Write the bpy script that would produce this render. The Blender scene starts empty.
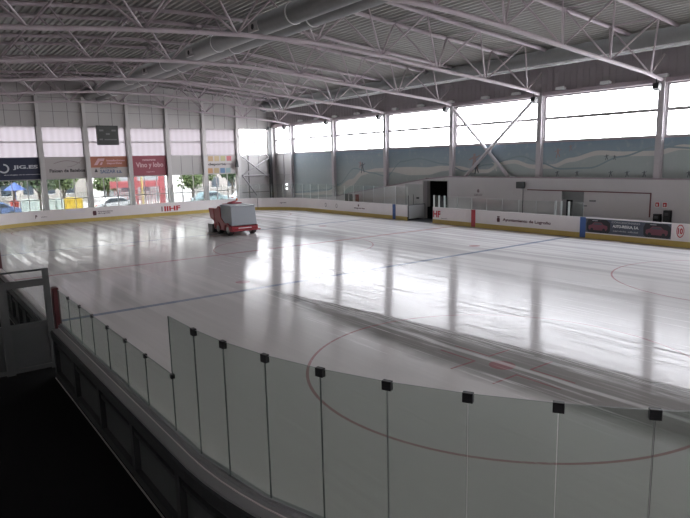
import bpy, math, random
from mathutils import Vector, Matrix
random.seed(7)
C = bpy.context.scene.collection
SC = bpy.context.scene

# ------------------------------------------------------------------ mesh builder
class MB:
    def __init__(s): s.v = []; s.f = []; s.m = []
    def face(s, pts, mi=0):
        b = len(s.v); s.v += [tuple(p) for p in pts]; s.f.append(tuple(range(b, b + len(pts)))); s.m.append(mi); return s
    def box(s, x0, x1, y0, y1, z0, z1, mi=0):
        b = len(s.v)
        s.v += [(x0,y0,z0),(x1,y0,z0),(x1,y1,z0),(x0,y1,z0),(x0,y0,z1),(x1,y0,z1),(x1,y1,z1),(x0,y1,z1)]
        for f in ((0,3,2,1),(4,5,6,7),(0,1,5,4),(1,2,6,5),(2,3,7,6),(3,0,4,7)):
            s.f.append(tuple(b + i for i in f)); s.m.append(mi)
        return s
    def prism(s, poly, axis, a, b, mi=0):
        """extrude a 2-D polygon along an axis ('x','y','z') from a to b"""
        def P(p, t):
            if axis == 'x': return (t, p[0], p[1])
            if axis == 'y': return (p[0], t, p[1])
            return (p[0], p[1], t)
        n = len(poly); k = len(s.v)
        s.v += [P(p, a) for p in poly] + [P(p, b) for p in poly]
        s.f.append(tuple(k + i for i in range(n))[::-1]); s.m.append(mi)
        s.f.append(tuple(k + n + i for i in range(n))); s.m.append(mi)
        for i in range(n):
            j = (i + 1) % n
            s.f.append((k + i, k + j, k + n + j, k + n + i)); s.m.append(mi)
        return s
    def tube(s, pts, r, n=8, mi=0, caps=True):
        pts = [Vector(p) for p in pts]; rings = []
        for i, p in enumerate(pts):
            if i == 0: t = pts[1] - p
            elif i == len(pts) - 1: t = p - pts[i - 1]
            else: t = pts[i + 1] - pts[i - 1]
            t.normalize()
            up = Vector((0, 0, 1)) if abs(t.z) < .95 else Vector((1, 0, 0))
            a = t.cross(up).normalized(); b = a.cross(t).normalized()
            rr = r[i] if isinstance(r, (list, tuple)) else r
            k = len(s.v); rings.append(k)
            for q in range(n):
                an = 2 * math.pi * (q + .5) / n
                s.v.append(tuple(p + (a * math.cos(an) + b * math.sin(an)) * rr))
        for i in range(len(rings) - 1):
            for q in range(n):
                w = (q + 1) % n
                s.f.append((rings[i] + q, rings[i] + w, rings[i + 1] + w, rings[i + 1] + q)); s.m.append(mi)
        if caps:
            s.f.append(tuple(rings[0] + q for q in range(n))[::-1]); s.m.append(mi)
            s.f.append(tuple(rings[-1] + q for q in range(n))); s.m.append(mi)
        return s
    def disc(s, c, axis, r, t, n=24, mi=0):
        a = Vector(axis).normalized(); c = Vector(c)
        return s.tube([c - a * t / 2, c + a * t / 2], r, n, mi)
    def ribbon(s, path, o0, o1, z0, z1, mi=0, closed=False):
        """thick wall that follows a plan path; o0,o1 = offsets along the outward normal"""
        n = len(path); P = []
        for i in range(n):
            p = Vector(path[i])
            if closed: t = Vector(path[(i + 1) % n]) - Vector(path[i - 1])
            elif i == 0: t = Vector(path[1]) - p
            elif i == n - 1: t = p - Vector(path[i - 1])
            else: t = (Vector(path[i + 1]) - p).normalized() + (p - Vector(path[i - 1])).normalized()
            t.normalize(); nn = Vector((-t.y, t.x))      # left of travel = outward when the rink runs clockwise
            P.append((p + nn * o0, p + nn * o1))
        k = len(s.v)
        for a, b in P: s.v += [(a.x,a.y,z0),(b.x,b.y,z0),(b.x,b.y,z1),(a.x,a.y,z1)]
        for i in range(n if closed else n - 1):
            j = (i + 1) % n
            for q in range(4):
                w = (q + 1) % 4
                s.f.append((k+4*i+q, k+4*j+q, k+4*j+w, k+4*i+w)); s.m.append(mi)
        if not closed:
            s.f.append((k, k+1, k+2, k+3)); s.m.append(mi)
            e = k + 4 * (n - 1); s.f.append((e+3, e+2, e+1, e)); s.m.append(mi)
        return s
    def mesh(s, name, mats, smooth=False):
        me = bpy.data.meshes.new(name); me.from_pydata(s.v, [], s.f)
        for m in (mats if isinstance(mats, (list, tuple)) else [mats]): me.materials.append(m)
        me.polygons.foreach_set('material_index', s.m)
        if smooth: me.polygons.foreach_set('use_smooth', [True] * len(s.f))
        me.update(); return me

def link(name, me, parent=None, loc=(0,0,0), rotz=0):
    o = bpy.data.objects.new(name, me); C.objects.link(o); o.location = loc; o.rotation_euler = (0, 0, rotz)
    if parent is not None: o.parent = parent
    return o
def obj(name, mb, mats, parent=None, smooth=False, loc=(0,0,0), rotz=0, bev=0):
    o = link(name, mb.mesh(name, mats, smooth), parent, loc, rotz)
    if bev:
        b = o.modifiers.new('bevel', 'BEVEL'); b.width = bev; b.segments = 2; b.limit_method = 'ANGLE'
    return o
def tag(o, label, cat, group=None, kind=None):
    o['label'] = label; o['category'] = cat
    if group: o['group'] = group
    if kind: o['kind'] = kind
    return o
def thing(name, label, cat, loc=(0,0,0), rotz=0, group=None):
    o = bpy.data.objects.new(name, None); C.objects.link(o); o.location = loc; o.rotation_euler = (0, 0, rotz)
    return tag(o, label, cat, group)
def struct(o, label=None, cat=None):
    o['kind'] = 'structure'
    if label: o['label'] = label
    if cat: o['category'] = cat
    return o
def copy_tree(o, parent=None):
    c = o.copy(); C.objects.link(c); c.parent = parent
    for ch in o.children: copy_tree(ch, c)
    return c
ORD = ['first','second','third','fourth','fifth','sixth','seventh','eighth','ninth','tenth','eleventh','twelfth',
 'thirteenth','fourteenth','fifteenth','sixteenth','seventeenth','eighteenth','nineteenth','twentieth','twenty-first',
 'twenty-second','twenty-third','twenty-fourth','twenty-fifth','twenty-sixth','twenty-seventh','twenty-eighth','twenty-ninth','thirtieth']

# ------------------------------------------------------------------ materials
def mat(name, col, rough=.5, metal=0, noise=0, nscale=4, spec=.5, bump=0, ncol=None, stretch=(1,1,1)):
    m = bpy.data.materials.new(name); m.use_nodes = True; nt = m.node_tree; b = nt.nodes['Principled BSDF']
    b.inputs['Base Color'].default_value = (*col, 1); b.inputs['Roughness'].default_value = rough
    b.inputs['Metallic'].default_value = metal; b.inputs['Specular IOR Level'].default_value = spec
    if noise or bump:
        tc = nt.nodes.new('ShaderNodeTexCoord'); mp = nt.nodes.new('ShaderNodeMapping'); mp.inputs['Scale'].default_value = stretch
        nz = nt.nodes.new('ShaderNodeTexNoise'); nz.inputs['Scale'].default_value = nscale; nz.inputs['Detail'].default_value = 5
        nt.links.new(tc.outputs['Object'], mp.inputs['Vector']); nt.links.new(mp.outputs['Vector'], nz.inputs['Vector'])
        if noise:
            mx = nt.nodes.new('ShaderNodeMix'); mx.data_type = 'RGBA'
            mx.inputs['A'].default_value = (*[c * (1 - noise) for c in col], 1)
            mx.inputs['B'].default_value = (*(ncol or [min(1, c * (1 + noise)) for c in col]), 1)
            nt.links.new(nz.outputs['Fac'], mx.inputs['Factor']); nt.links.new(mx.outputs['Result'], b.inputs['Base Color'])
        if bump:
            bp = nt.nodes.new('ShaderNodeBump'); bp.inputs['Strength'].default_value = bump; bp.inputs['Distance'].default_value = .01
            nt.links.new(nz.outputs['Fac'], bp.inputs['Height']); nt.links.new(bp.outputs['Normal'], b.inputs['Normal'])
    return m
def glass_mat(name, col, gloss=.06, rough=.02, dirt=0):
    m = bpy.data.materials.new(name); m.use_nodes = True; nt = m.node_tree; nt.nodes.clear(); N = nt.nodes.new; L = nt.links.new
    out = N('ShaderNodeOutputMaterial'); tr = N('ShaderNodeBsdfTransparent'); tr.inputs['Color'].default_value = (*col, 1)
    gl = N('ShaderNodeBsdfGlossy'); gl.inputs['Roughness'].default_value = rough; gl.inputs['Color'].default_value = (.9,.95,.92,1)
    mx = N('ShaderNodeMixShader'); mx.inputs[0].default_value = gloss
    L(tr.outputs[0], mx.inputs[1]); L(gl.outputs[0], mx.inputs[2])
    if dirt:
        df = N('ShaderNodeBsdfDiffuse'); df.inputs['Color'].default_value = (.5,.52,.5,1)
        m2 = N('ShaderNodeMixShader'); m2.inputs[0].default_value = dirt
        L(mx.outputs[0], m2.inputs[1]); L(df.outputs[0], m2.inputs[2]); L(m2.outputs[0], out.inputs[0])
    else: L(mx.outputs[0], out.inputs[0])
    return m

M = {}
M['board'] = mat('board_white', (.76,.71,.70), .35, noise=.06, nscale=1.5)
M['kick'] = mat('kick_yellow', (.52,.38,.10), .4, noise=.08, nscale=2)
M['blue'] = mat('marker_blue', (.035,.09,.27), .4)
M['red'] = mat('marker_red', (.36,.025,.035), .4)
M['redpost'] = mat('post_red', (.09,.017,.021), .45)
M['steel'] = mat('truss_paint', (.44,.375,.40), .45, noise=.05, nscale=.8)
M['column'] = mat('column_paint', (.47,.445,.455), .4, noise=.05)
M['deck'] = mat('roof_deck', (.36,.35,.33), .5, metal=.0, noise=.08, nscale=.6)
M['purlin'] = mat('purlin_paint', (.36,.32,.335), .5)
M['duct'] = mat('galvanised_duct', (.255,.26,.258), .42, metal=.3, noise=.12, nscale=3)
M['collar_highlight'] = mat('collar_highlight_white', (.85,.85,.86), .35)  # white for duct collars and for the painted highlight under the wall duct
M['wall'] = mat('wall_white', (.56,.54,.54), .55, noise=.05, nscale=.7)
M['panel'] = mat('wall_panel', (.44,.42,.41), .55, noise=.05, nscale=.6)
M['pilaster'] = mat('pilaster_paint', (.50,.48,.47), .5, noise=.04)
M['seam'] = mat('panel_seam', (.16,.15,.15), .6)
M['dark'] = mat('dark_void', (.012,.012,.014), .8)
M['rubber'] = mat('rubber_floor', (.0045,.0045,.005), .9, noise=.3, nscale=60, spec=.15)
M['black'] = mat('black_plastic', (.015,.015,.017), .45)
M['darkframe'] = mat('board_back_frame', (.03,.033,.034), .55, noise=.1, nscale=6)
M['backpanel'] = mat('board_back_panel', (.07,.076,.076), .6, noise=.1, nscale=3)
M['rail'] = mat('rail_aluminium', (.33,.335,.34), .4, metal=.3)
M['gate'] = mat('gate_frame_grey', (.075,.08,.08), .5, noise=.06)
M['glass'] = glass_mat('acrylic_pane', (.80,.835,.815), .035, .03, .018)
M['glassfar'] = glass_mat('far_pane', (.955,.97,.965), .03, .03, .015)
M['edge'] = mat('pane_edge', (.10,.115,.11), .4)
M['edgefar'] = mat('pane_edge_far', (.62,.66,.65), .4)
M['winglass'] = glass_mat('window_glass', (.96,.97,.98), .03, .02)
M['lowglass'] = glass_mat('lower_window_glass', (.45,.45,.445), .04, .02)
M['frame'] = mat('window_frame', (.36,.34,.34), .45)
M['concrete'] = mat('concrete', (.33,.32,.31), .8, noise=.1, nscale=2)
M['topwall'] = mat('top_wall_grey', (.31,.28,.29), .6)
M['lip'] = mat('edge_beam_paint', (.36,.30,.32), .5)
M['pipe_red'] = mat('pipe_red', (.17,.06,.065), .5)
M['door_grey'] = mat('door_grey', (.20,.21,.21), .5)
M['door_pale'] = mat('door_pale', (.42,.43,.42), .5)
M['white'] = mat('white_paint', (.75,.75,.75), .5)
M['text_dark'] = mat('lettering_dark', (.10,.03,.04), .6)
M['text_grey'] = mat('lettering_grey', (.25,.20,.21), .6)
M['text_red'] = mat('lettering_red', (.50,.02,.03), .6)

M['lamp_on'] = mat('lit_lamp', (.8,.8,.8), .5); M['lamp_on'].node_tree.nodes['Principled BSDF'].inputs['Emission Color'].default_value = (1,1,1,1); M['lamp_on'].node_tree.nodes['Principled BSDF'].inputs['Emission Strength'].default_value = 1.5
# translucent ribbed polycarbonate for the upper end windows
m = bpy.data.materials.new('polycarbonate_sheet'); m.use_nodes = True; nt = m.node_tree; nt.nodes.clear()
out = nt.nodes.new('ShaderNodeOutputMaterial'); tl = nt.nodes.new('ShaderNodeBsdfTranslucent')
wv = nt.nodes.new('ShaderNodeTexWave'); wv.bands_direction = 'X'; wv.inputs['Scale'].default_value = .55; wv.inputs['Distortion'].default_value = .3
tc = nt.nodes.new('ShaderNodeTexCoord'); nt.links.new(tc.outputs['Object'], wv.inputs['Vector'])
mx = nt.nodes.new('ShaderNodeMix'); mx.data_type = 'RGBA'; mx.inputs['A'].default_value = (.225,.212,.218,1); mx.inputs['B'].default_value = (.245,.235,.24,1)
nt.links.new(wv.outputs['Fac'], mx.inputs['Factor']); nt.links.new(mx.outputs['Result'], tl.inputs['Color']); nt.links.new(tl.outputs[0], out.inputs[0])
M['poly'] = m
m2 = m.copy(); m2.name = 'added_window_sheet'; m2.node_tree.nodes['Mix'].inputs['A'].default_value = (.40,.39,.39,1); m2.node_tree.nodes['Mix'].inputs['B'].default_value = (.44,.43,.43,1); M['poly_added'] = m2  # brighter sheet for the windows added behind the camera

# ---- ice with painted markings
def ice_material():
    m = bpy.data.materials.new('rink_ice'); m.use_nodes = True; nt = m.node_tree; b = nt.nodes['Principled BSDF']; L = nt.links.new
    tc = nt.nodes.new('ShaderNodeTexCoord'); sp = nt.nodes.new('ShaderNodeSeparateXYZ'); L(tc.outputs['Object'], sp.inputs[0])
    X, Y = sp.outputs['X'], sp.outputs['Y']
    def mth(op, a, bb=None, c=None):
        n = nt.nodes.new('ShaderNodeMath'); n.operation = op
        for i, v in enumerate((a, bb, c)):
            if v is None: continue
            if isinstance(v, (int, float)): n.inputs[i].default_value = v
            else: L(v, n.inputs[i])
        return n.outputs[0]
    def absd(a, c): return mth('ABSOLUTE', mth('SUBTRACT', a, c))
    def band(a, c, hw): return mth('LESS_THAN', absd(a, c), hw)
    def AND(*a):
        r = a[0]
        for q in a[1:]: r = mth('MULTIPLY', r, q)
        return r
    def OR(*a):
        r = a[0]
        for q in a[1:]: r = mth('MAXIMUM', r, q)
        return r
    def dist(cx, cy):
        dx, dy = mth('SUBTRACT', X, cx), mth('SUBTRACT', Y, cy)
        return mth('SQRT', mth('ADD', mth('MULTIPLY', dx, dx), mth('MULTIPLY', dy, dy)))
    CY, B = 20.2, 11.44; FB = 2 * CY - B
    red = [band(Y, CY, .15), band(Y, 2 * CY + 2.2, .03)]
    for cx in (-7, 7):
        for cy in (0, 2 * CY - .0):
            d = dist(cx, cy); red += [band(d, 4.5, .035), mth('LESS_THAN', d, .3)]
            ax, ay = absd(X, cx), absd(Y, cy)
            red.append(AND(band(ay, .6, .028), band(ax, .65, .42)))
            red.append(AND(band(ax, .26, .028), band(ay, 1.15, .55)))
        for cy in (B + 1.5, FB - 1.5): red.append(mth('LESS_THAN', dist(cx, cy), .3))
    redm = OR(*red)
    d0 = dist(0, CY)
    blue = OR(band(Y, B, .15), band(Y, FB, .15), mth('LESS_THAN', d0, .15))
    red2 = band(d0, 4.5, .035)
    def noise(scale, sc, det=4, off=0, dist_=0):
        mp = nt.nodes.new('ShaderNodeMapping'); mp.inputs['Scale'].default_value = sc; mp.inputs['Location'].default_value = (off, off*.7, 0)
        L(tc.outputs['Object'], mp.inputs['Vector']); n = nt.nodes.new('ShaderNodeTexNoise'); n.inputs['Scale'].default_value = scale
        n.inputs['Detail'].default_value = det; n.inputs['Distortion'].default_value = dist_; L(mp.outputs[0], n.inputs['Vector']); return n.outputs['Fac']
    def ramp(f, a, bb):
        n = nt.nodes.new('ShaderNodeMapRange'); n.inputs['From Min'].default_value = a; n.inputs['From Max'].default_value = bb
        L(f, n.inputs['Value']); return n.outputs['Result']
    streak = noise(1, (2.2, .06, 1), 5, 3)         # long passes of the resurfacer
    fine = noise(1, (9, .22, 1), 4, 11, .4)        # snow lines and skate cuts
    patch = noise(1, (.16, .07, 1), 3, 5)
    scr = noise(1, (26, .9, 1), 3, 20, .8)
    # snow trails: pale ragged lines along the passes, strongest on the near side of the rink
    near = ramp(Y, 26, 8)
    side = mth('MULTIPLY', ramp(X, -9, -8), ramp(X, 5, -1))
    snow = mth('MULTIPLY', mth('MULTIPLY', ramp(fine, .56, .70), ramp(scr, .36, .6)), mth('MULTIPLY', near, side))
    yq = mth('ADD', Y, .5)
    jit = mth('MULTIPLY', mth('SUBTRACT', noise(1, (2, 1.2, 1), 4, 31), .5), .10)
    xup = mth('ADD', jit, mth('SUBTRACT', -5.5, mth('ADD', mth('MULTIPLY', yq, .085), mth('MULTIPLY', mth('MULTIPLY', yq, yq), .0035))))
    xlo = mth('ADD', mth('MULTIPLY', jit, 4), mth('ADD', -8.0, mth('MULTIPLY', mth('MULTIPLY', Y, Y), .0085)))
    above = ramp(mth('SUBTRACT', X, xup), -.03, .03)                 # brushed wet pass, far side of the dark strip
    strip = mth('MULTIPLY', mth('MULTIPLY', mth('SUBTRACT', 1, above), ramp(mth('SUBTRACT', X, xlo), -.25, .35)), ramp(Y, 11.6, 10.6))
    brushed = mth('MULTIPLY', above, ramp(X, 4.5, -2.5))
    brushed = mth('MULTIPLY', brushed, ramp(Y, 40, 20))
    edge = mth('MULTIPLY', ramp(mth('SUBTRACT', X, xup), -.9, -.1), strip)
    wob = mth('MULTIPLY', mth('SUBTRACT', noise(1, (.3, .25, 1), 2, 2), .5), .5)
    trail = ramp(absd(mth('ADD', X, wob), -6.88), .12, .05)
    trail = mth('MULTIPLY', mth('MULTIPLY', trail, ramp(Y, 7, 3)), ramp(scr, .15, .5))
    crumbs = mth('MULTIPLY', mth('MULTIPLY', edge, ramp(fine, .40, .50)), ramp(scr, .47, .53))
    snow = OR(mth('MULTIPLY', snow, .7), mth('MULTIPLY', trail, .42), mth('MULTIPLY', crumbs, .7))
    wet = mth('MULTIPLY', ramp(mth('ADD', mth('MULTIPLY', streak, .75), mth('MULTIPLY', patch, .25)), .45, .55), OR(ramp(Y, 7, 13), ramp(X, -5, 2)))
    wet = mth('MULTIPLY', wet, mth('SUBTRACT', 1, mth('MULTIPLY', brushed, .75)))
    def mix(f, a, bb):
        n = nt.nodes.new('ShaderNodeMix'); n.data_type = 'RGBA'
        if isinstance(f, float): n.inputs['Factor'].default_value = f
        else: L(f, n.inputs['Factor'])
        for k, v in (('A', a), ('B', bb)):
            if isinstance(v, tuple): n.inputs[k].default_value = (*v, 1)
            else: L(v, n.inputs[k])
        return n.outputs['Result']
    base = mix(wet, (.63,.61,.595), (.54,.52,.51))
    base = mix(brushed, base, (.56,.535,.53))
    base = mix(mth('MULTIPLY', strip, .9), base, (.25,.24,.23))  # wet strip: its dark colour also paints in the dark ceiling it mirrors
    base = mix(mth('MULTIPLY', ramp(fine, .3, .75), .16), base, (.40,.38,.37))
    fade = mth('MULTIPLY', ramp(scr, .15, .42), .52)
    base = mix(mth('MULTIPLY', OR(redm, red2), mth('MULTIPLY', fade, 1.2)), base, (.36,.11,.13))
    base = mix(mth('MULTIPLY', blue, mth('MULTIPLY', fade, 1.2)), base, (.05,.11,.22))
    base = mix(snow, base, (.80,.78,.78))
    L(base, b.inputs['Base Color'])
    rough = mth('ADD', mth('ADD', mth('MULTIPLY', brushed, .01), mth('SUBTRACT', .16, mth('MULTIPLY', mth('MAXIMUM', wet, mth('MULTIPLY', strip, 1.3)), .085))), mth('ADD', mth('MULTIPLY', snow, .5), mth('MULTIPLY', ramp(fine, .45, .7), .05)))
    L(rough, b.inputs['Roughness']); b.inputs['Anisotropic'].default_value = .78; tg = nt.nodes.new('ShaderNodeCombineXYZ'); tg.inputs[0].default_value = .8; tg.inputs[1].default_value = .6; L(tg.outputs[0], b.inputs['Tangent']); b.inputs['IOR'].default_value = 1.36; L(mth('MULTIPLY', mth('SUBTRACT', 1, mth('MULTIPLY', strip, .72)), mth('ADD', .045, mth('MULTIPLY', mth('ADD', mth('MULTIPLY', wet, 1.15), mth('MULTIPLY', brushed, .8)), .04))), b.inputs['Specular IOR Level'])
    bp = nt.nodes.new('ShaderNodeBump'); bp.inputs['Strength'].default_value = .16; bp.inputs['Distance'].default_value = .003
    L(mth('ADD', fine, mth('ADD', mth('MULTIPLY', scr, .4), mth('MULTIPLY', snow, .8))), bp.inputs['Height']); L(bp.outputs[0], b.inputs['Normal'])
    return m
M['ice'] = ice_material()

# ------------------------------------------------------------------ lettering
def text(name, body, origin, u, v, width, height, material, parent=None, lift=.004, align='c'):
    """flat raised lettering: origin = centre of the text, u = reading direction, v = up"""
    cu = bpy.data.curves.new(name, 'FONT'); cu.body = body; cu.size = 1; cu.extrude = 0; cu.offset = .035; cu.resolution_u = 3
    t = bpy.data.objects.new('tmp', cu); C.objects.link(t)
    dg = bpy.context.evaluated_depsgraph_get(); me = bpy.data.meshes.new_from_object(t.evaluated_get(dg))
    bpy.data.objects.remove(t)
    xs = [q.co.x for q in me.vertices]; ys = [q.co.y for q in me.vertices]
    x0, x1, y0, y1 = min(xs), max(xs), min(ys), max(ys)
    u = Vector(u).normalized(); v = Vector(v).normalized(); n = u.cross(v); o0 = Vector(origin)
    for q in me.vertices:
        a = ((q.co.x - x0) / (x1 - x0) - .5) * width; b = ((q.co.y - y0) / (y1 - y0) - .5) * height
        q.co = o0 + u * a + v * b + n * lift
    me.materials.clear(); me.materials.append(material); me.name = name
    return link(name, me, parent)
def flatpoly(name, pts2, origin, u, v, material, parent, lift=.004, thick=.003):
    u = Vector(u).normalized(); v = Vector(v).normalized(); n = u.cross(v); o0 = Vector(origin); b = MB()
    for poly in pts2: b.face([o0 + u * p[0] + v * p[1] + n * (lift + thick) for p in poly])
    return obj(name, b, material, parent)
def circ(cx, cy, r, n=20, a0=0, a1=2*math.pi, ry=None):
    return [(cx + r*math.cos(a0+(a1-a0)*i/n), cy + (ry or r)*math.sin(a0+(a1-a0)*i/n)) for i in range(n if abs(a1-a0-2*math.pi)<1e-6 else n+1)]
UX = dict(u=(1,0,0), v=(0,0,1))           # reads left-to-right on a surface facing -Y
UY = dict(u=(0,-1,0), v=(0,0,1))          # reads left-to-right on a surface facing -X

# ------------------------------------------------------------------ dimensions
XL, XR, Y0, Y1, R = -15.08, 13.75, -8.6, 46.2, 7.0
XW = 15.9                                  # face of the low white wall, mural side
XM = 16.35                                 # face of the mural wall
YE = 50.0                                  # end wall face
XHL, YHN = -26.6, -14.0
COLY = [-7.60 + 7.685 * i for i in range(8)]  # columns on the mural side (last = 46.29)
def archz(x):
    pts = [(-26.4,8.5),(-21.5,8.9),(-17.4,9.25),(-13.4,9.56),(-9.4,9.93),(-5.4,10.16),(-1.5,10.20),(2.65,9.95),(6.7,9.55),(10.7,9.23),(14.7,8.88),(16.4,8.60)]
    if x <= pts[0][0]: return pts[0][1]
    for (a, za), (b, zb) in zip(pts, pts[1:]):
        if x <= b: return za + (zb - za) * (x - a) / (b - a)
    return pts[-1][1]
def deckz(x): return archz(x) + 2.2 + .12

def arc(cx, cy, a0, a1, n=18, r=R):
    return [(cx + r*math.cos(math.radians(a0+(a1-a0)*i/n)), cy + r*math.sin(math.radians(a0+(a1-a0)*i/n))) for i in range(n+1)]
# ------------------------------------------------------------------ ice and floors
out = arc(XL+R, Y0+R, 270, 180, 24) + arc(XL+R, Y1-R, 180, 90, 24) + arc(XR-R, Y1-R, 90, 0, 24) + arc(XR-R, Y0+R, 0, -90, 24)
b = MB(); b.face([(x, y, 0.0) for x, y in reversed(out)])
b.ribbon(out[:], 0, -.001, -.06, 0, closed=True)
struct(obj('ice_surface', b, M['ice']), 'grey white ice sheet with red and blue hockey markings', 'ice')
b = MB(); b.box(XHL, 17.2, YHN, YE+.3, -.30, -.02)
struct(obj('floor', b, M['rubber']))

# ------------------------------------------------------------------ dasher boards
def boards(name, path, label, back=False, group='dasher boards around the rink'):
    t = thing(name, label, 'rink boards', (0,0,0), 0, group)
    b = MB(); b.ribbon(path, 0, .07, .28, 1.15); obj('board_face', b, M['board'], t)
    b = MB(); b.ribbon(path, -.012, .06, -.015, .30); obj('kick_plate', b, M['kick'], t)
    b = MB(); b.ribbon(path, -.015, .06 if back else .12, 1.15, 1.20); obj('cap_rail', b, M['rail'] if back else M['board'], t)
    return t
UPR = [(XL, 6.05)]
near_path = list(reversed([(XL, 6.05), (XL, 4), (XL, 2), (XL, 0)] + arc(XL+R, Y0+R, 180, 270, 28)[0:] + [(-4, Y0), (0, Y0)]))
# travel so that the outward normal is on the left: rink runs clockwise (up the left side, right across the far end, down the right side)
t_near = boards('dasher_boards', near_path, 'near left rink boards curving away below the tall glass panes', True)
far_path = [(XL, 16.22)] + [(XL, y) for y in (24, 32)] + arc(XL+R, Y1-R, 180, 90, 24) + arc(XR-R, Y1-R, 90, 0, 24) + [(XR, 32), (XR, 25.62)]
t_far = boards('dasher_boards', far_path, 'long run of white boards around the far end, up to the open gate')
right_path = [(XR, 22.8), (XR, 15), (XR, 8), (XR, 3)] + arc(XR-R, Y0+R, 0, -90, 20) + [(3, Y0), (.1, Y0)]
t_right = boards('dasher_boards', right_path, 'white boards on the mural side with the large lettering and car poster')
bench_path = [(XL, 6.95), (XL, 12), (XL, 15.88)]
t_bench = boards('dasher_boards', bench_path, 'low bench side boards without glass beyond the grey gate')

# backs of the near boards: dark frame with grey infill panels
def board_back(t, path_fn, s0, s1, step):
    """path_fn(s) gives plan points; outward is away from the ice"""
    full = [path_fn(s0 + (s1-s0)*i/60) for i in range(61)]
    b = MB(); b.ribbon(full, .10, .13, .0, 1.05); obj('back_panel', b, M['backpanel'], t)
    b = MB(); b.ribbon(full, .12, .24, .95, 1.10); obj('top_rail', b, M['darkframe'], t)
    b = MB(); b.ribbon(full, .12, .19, .74, .80); obj('middle_rail', b, M['darkframe'], t)
    b = MB(); b.ribbon(full, .12, .22, .03, .17); obj('bottom_rail', b, M['darkframe'], t)
    b = MB(); b.ribbon(full, .07, .20, 1.10, 1.135); obj('ledge', b, M['rail'], t)
    b = MB(); b.ribbon(full, .225, .24, -.015, .01); o = obj('drip_strip', b, M['concrete'], t)
    s = s0 + .05
    while s < s1 - .1:
        p = path_fn(s); q = path_fn(s + .13); b = MB(); b.ribbon([p, q], .11, .22, .02, 1.0); obj('post', b, M['darkframe'], t); s += step
NL = 6.05 + 1.6                              # straight length down to the curve start (Y=-1.6)
def near_fn(s):                              # s = 0 at the near end mid, growing back to the gate, so outward stays left
    tot = 7.5 + R*math.pi/2 + NL; s2 = tot - s
    if s2 < NL: return (XL, 6.05 - s2)
    s2 -= NL
    if s2 < R*math.pi/2:
        a = math.pi + s2 / R; return (XL+R+R*math.cos(a), Y0+R+R*math.sin(a))
    return (XL+R+(s2-R*math.pi/2), Y0)
TOT = 7.5 + R*math.pi/2 + NL
board_back(t_near, near_fn, 0.0, TOT - .02, 1.85)
def bench_fn(s): return (XL, 6.95 + s)
board_back(t_bench, bench_fn, 0, 8.9, 1.3)
b = MB(); b.ribbon([near_fn(TOT-.02-1e-3*0), near_fn(TOT-.02)] if False else [near_fn(s/20*(TOT-.02)) for s in range(21)], -.03, .03, 1.20, 1.235)
obj('glass_channel', b, M['rail'], t_near)

# stripes and red posts
def right_patch(name, y0, y1, z0, z1, material, parent, lift=.006):
    b = MB(); b.box(XR-lift, XR, y0, y1, z0, z1); return obj(name, b, material, parent)
for y, mm, par in ((10.68, 'blue', t_right), (18.9, 'red', t_right), (27.1, 'blue', t_far)):
    right_patch('line_marker', y-.18, y+.18, .02, 1.205, M[mm], par, .018)
b = MB(); b.box(XL-.10, XL+.03, 6.08, 6.32, .0, 2.06)
tag(obj('padded_post', b, M['redpost'], bev=.02), 'dark red padded post where the low glass starts beside the grey gate', 'post')
b = MB(); b.box(XL-.10, XL+.05, 15.9, 16.2, .0, 2.22)
tag(obj('padded_post', b, M['redpost'], bev=.02), 'red padded post at the far end of the bench opening, left edge of the view', 'post')

# lettering on the boards
text('town_name', 'Ayuntamiento de Logroño', (XR-.006, 14.6, .66), **UY, width=3.6, height=.24, material=M['text_dark'], parent=t_right)
flatpoly('crest', [[(-.1,-.14),(.1,-.14),(.13,.0),(.1,.14),(-.1,.14),(-.13,0)], [(-.08,.16),(.08,.16),(.12,.24),(-.12,.24)]], (XR-.006, 16.75, .64), **UY, material=M['text_dark'], parent=t_right)
text('federation_letters', 'HF', (XR-.006, 22.38, .70), **UY, width=.74, height=.48, material=M['text_red'], parent=t_right)
text('small_print', 'federación', (XR-.006, 21.65, .42), **UY, width=.6, height=.06, material=M['text_grey'], parent=t_right)
text('number_mark', '10', (XR-.006, 5.30, .82), **UY, width=.24, height=.30, material=M['text_red'], parent=t_right)
flatpoly('number_ring', [[(.19*math.cos(a),.34*math.sin(a)),(.19*math.cos(a+.4),.34*math.sin(a+.4)),(.16*math.cos(a+.4),.29*math.sin(a+.4)),(.16*math.cos(a),.29*math.sin(a))] for a in [i*.3927 for i in range(16)]], (XR-.006, 5.30, .82), **UY, material=M['text_red'], parent=t_right)
YF = Y1
text('federation_letters', 'IIHF', (2.75, YF-.006, .66), **UX, width=1.55, height=.46, material=M['text_red'], parent=t_far)
flatpoly('federation_bar', [[(-.07,-.23),(.07,-.23),(.07,.23),(-.07,.23)]], (1.75, YF-.006, .66), **UX, material=M['text_grey'], parent=t_far)
text('town_name', 'Ayuntamiento\nde Logroño', (-3.35, YF-.006, .72), **UX, width=1.3, height=.32, material=M['text_grey'], parent=t_far)
flatpoly('crest', [[(-.13,-.2),(.13,-.2),(.16,0),(.13,.2),(-.13,.2),(-.16,0)]], (-4.25, YF-.006, .70), **UX, material=M['text_dark'], parent=t_far)
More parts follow.
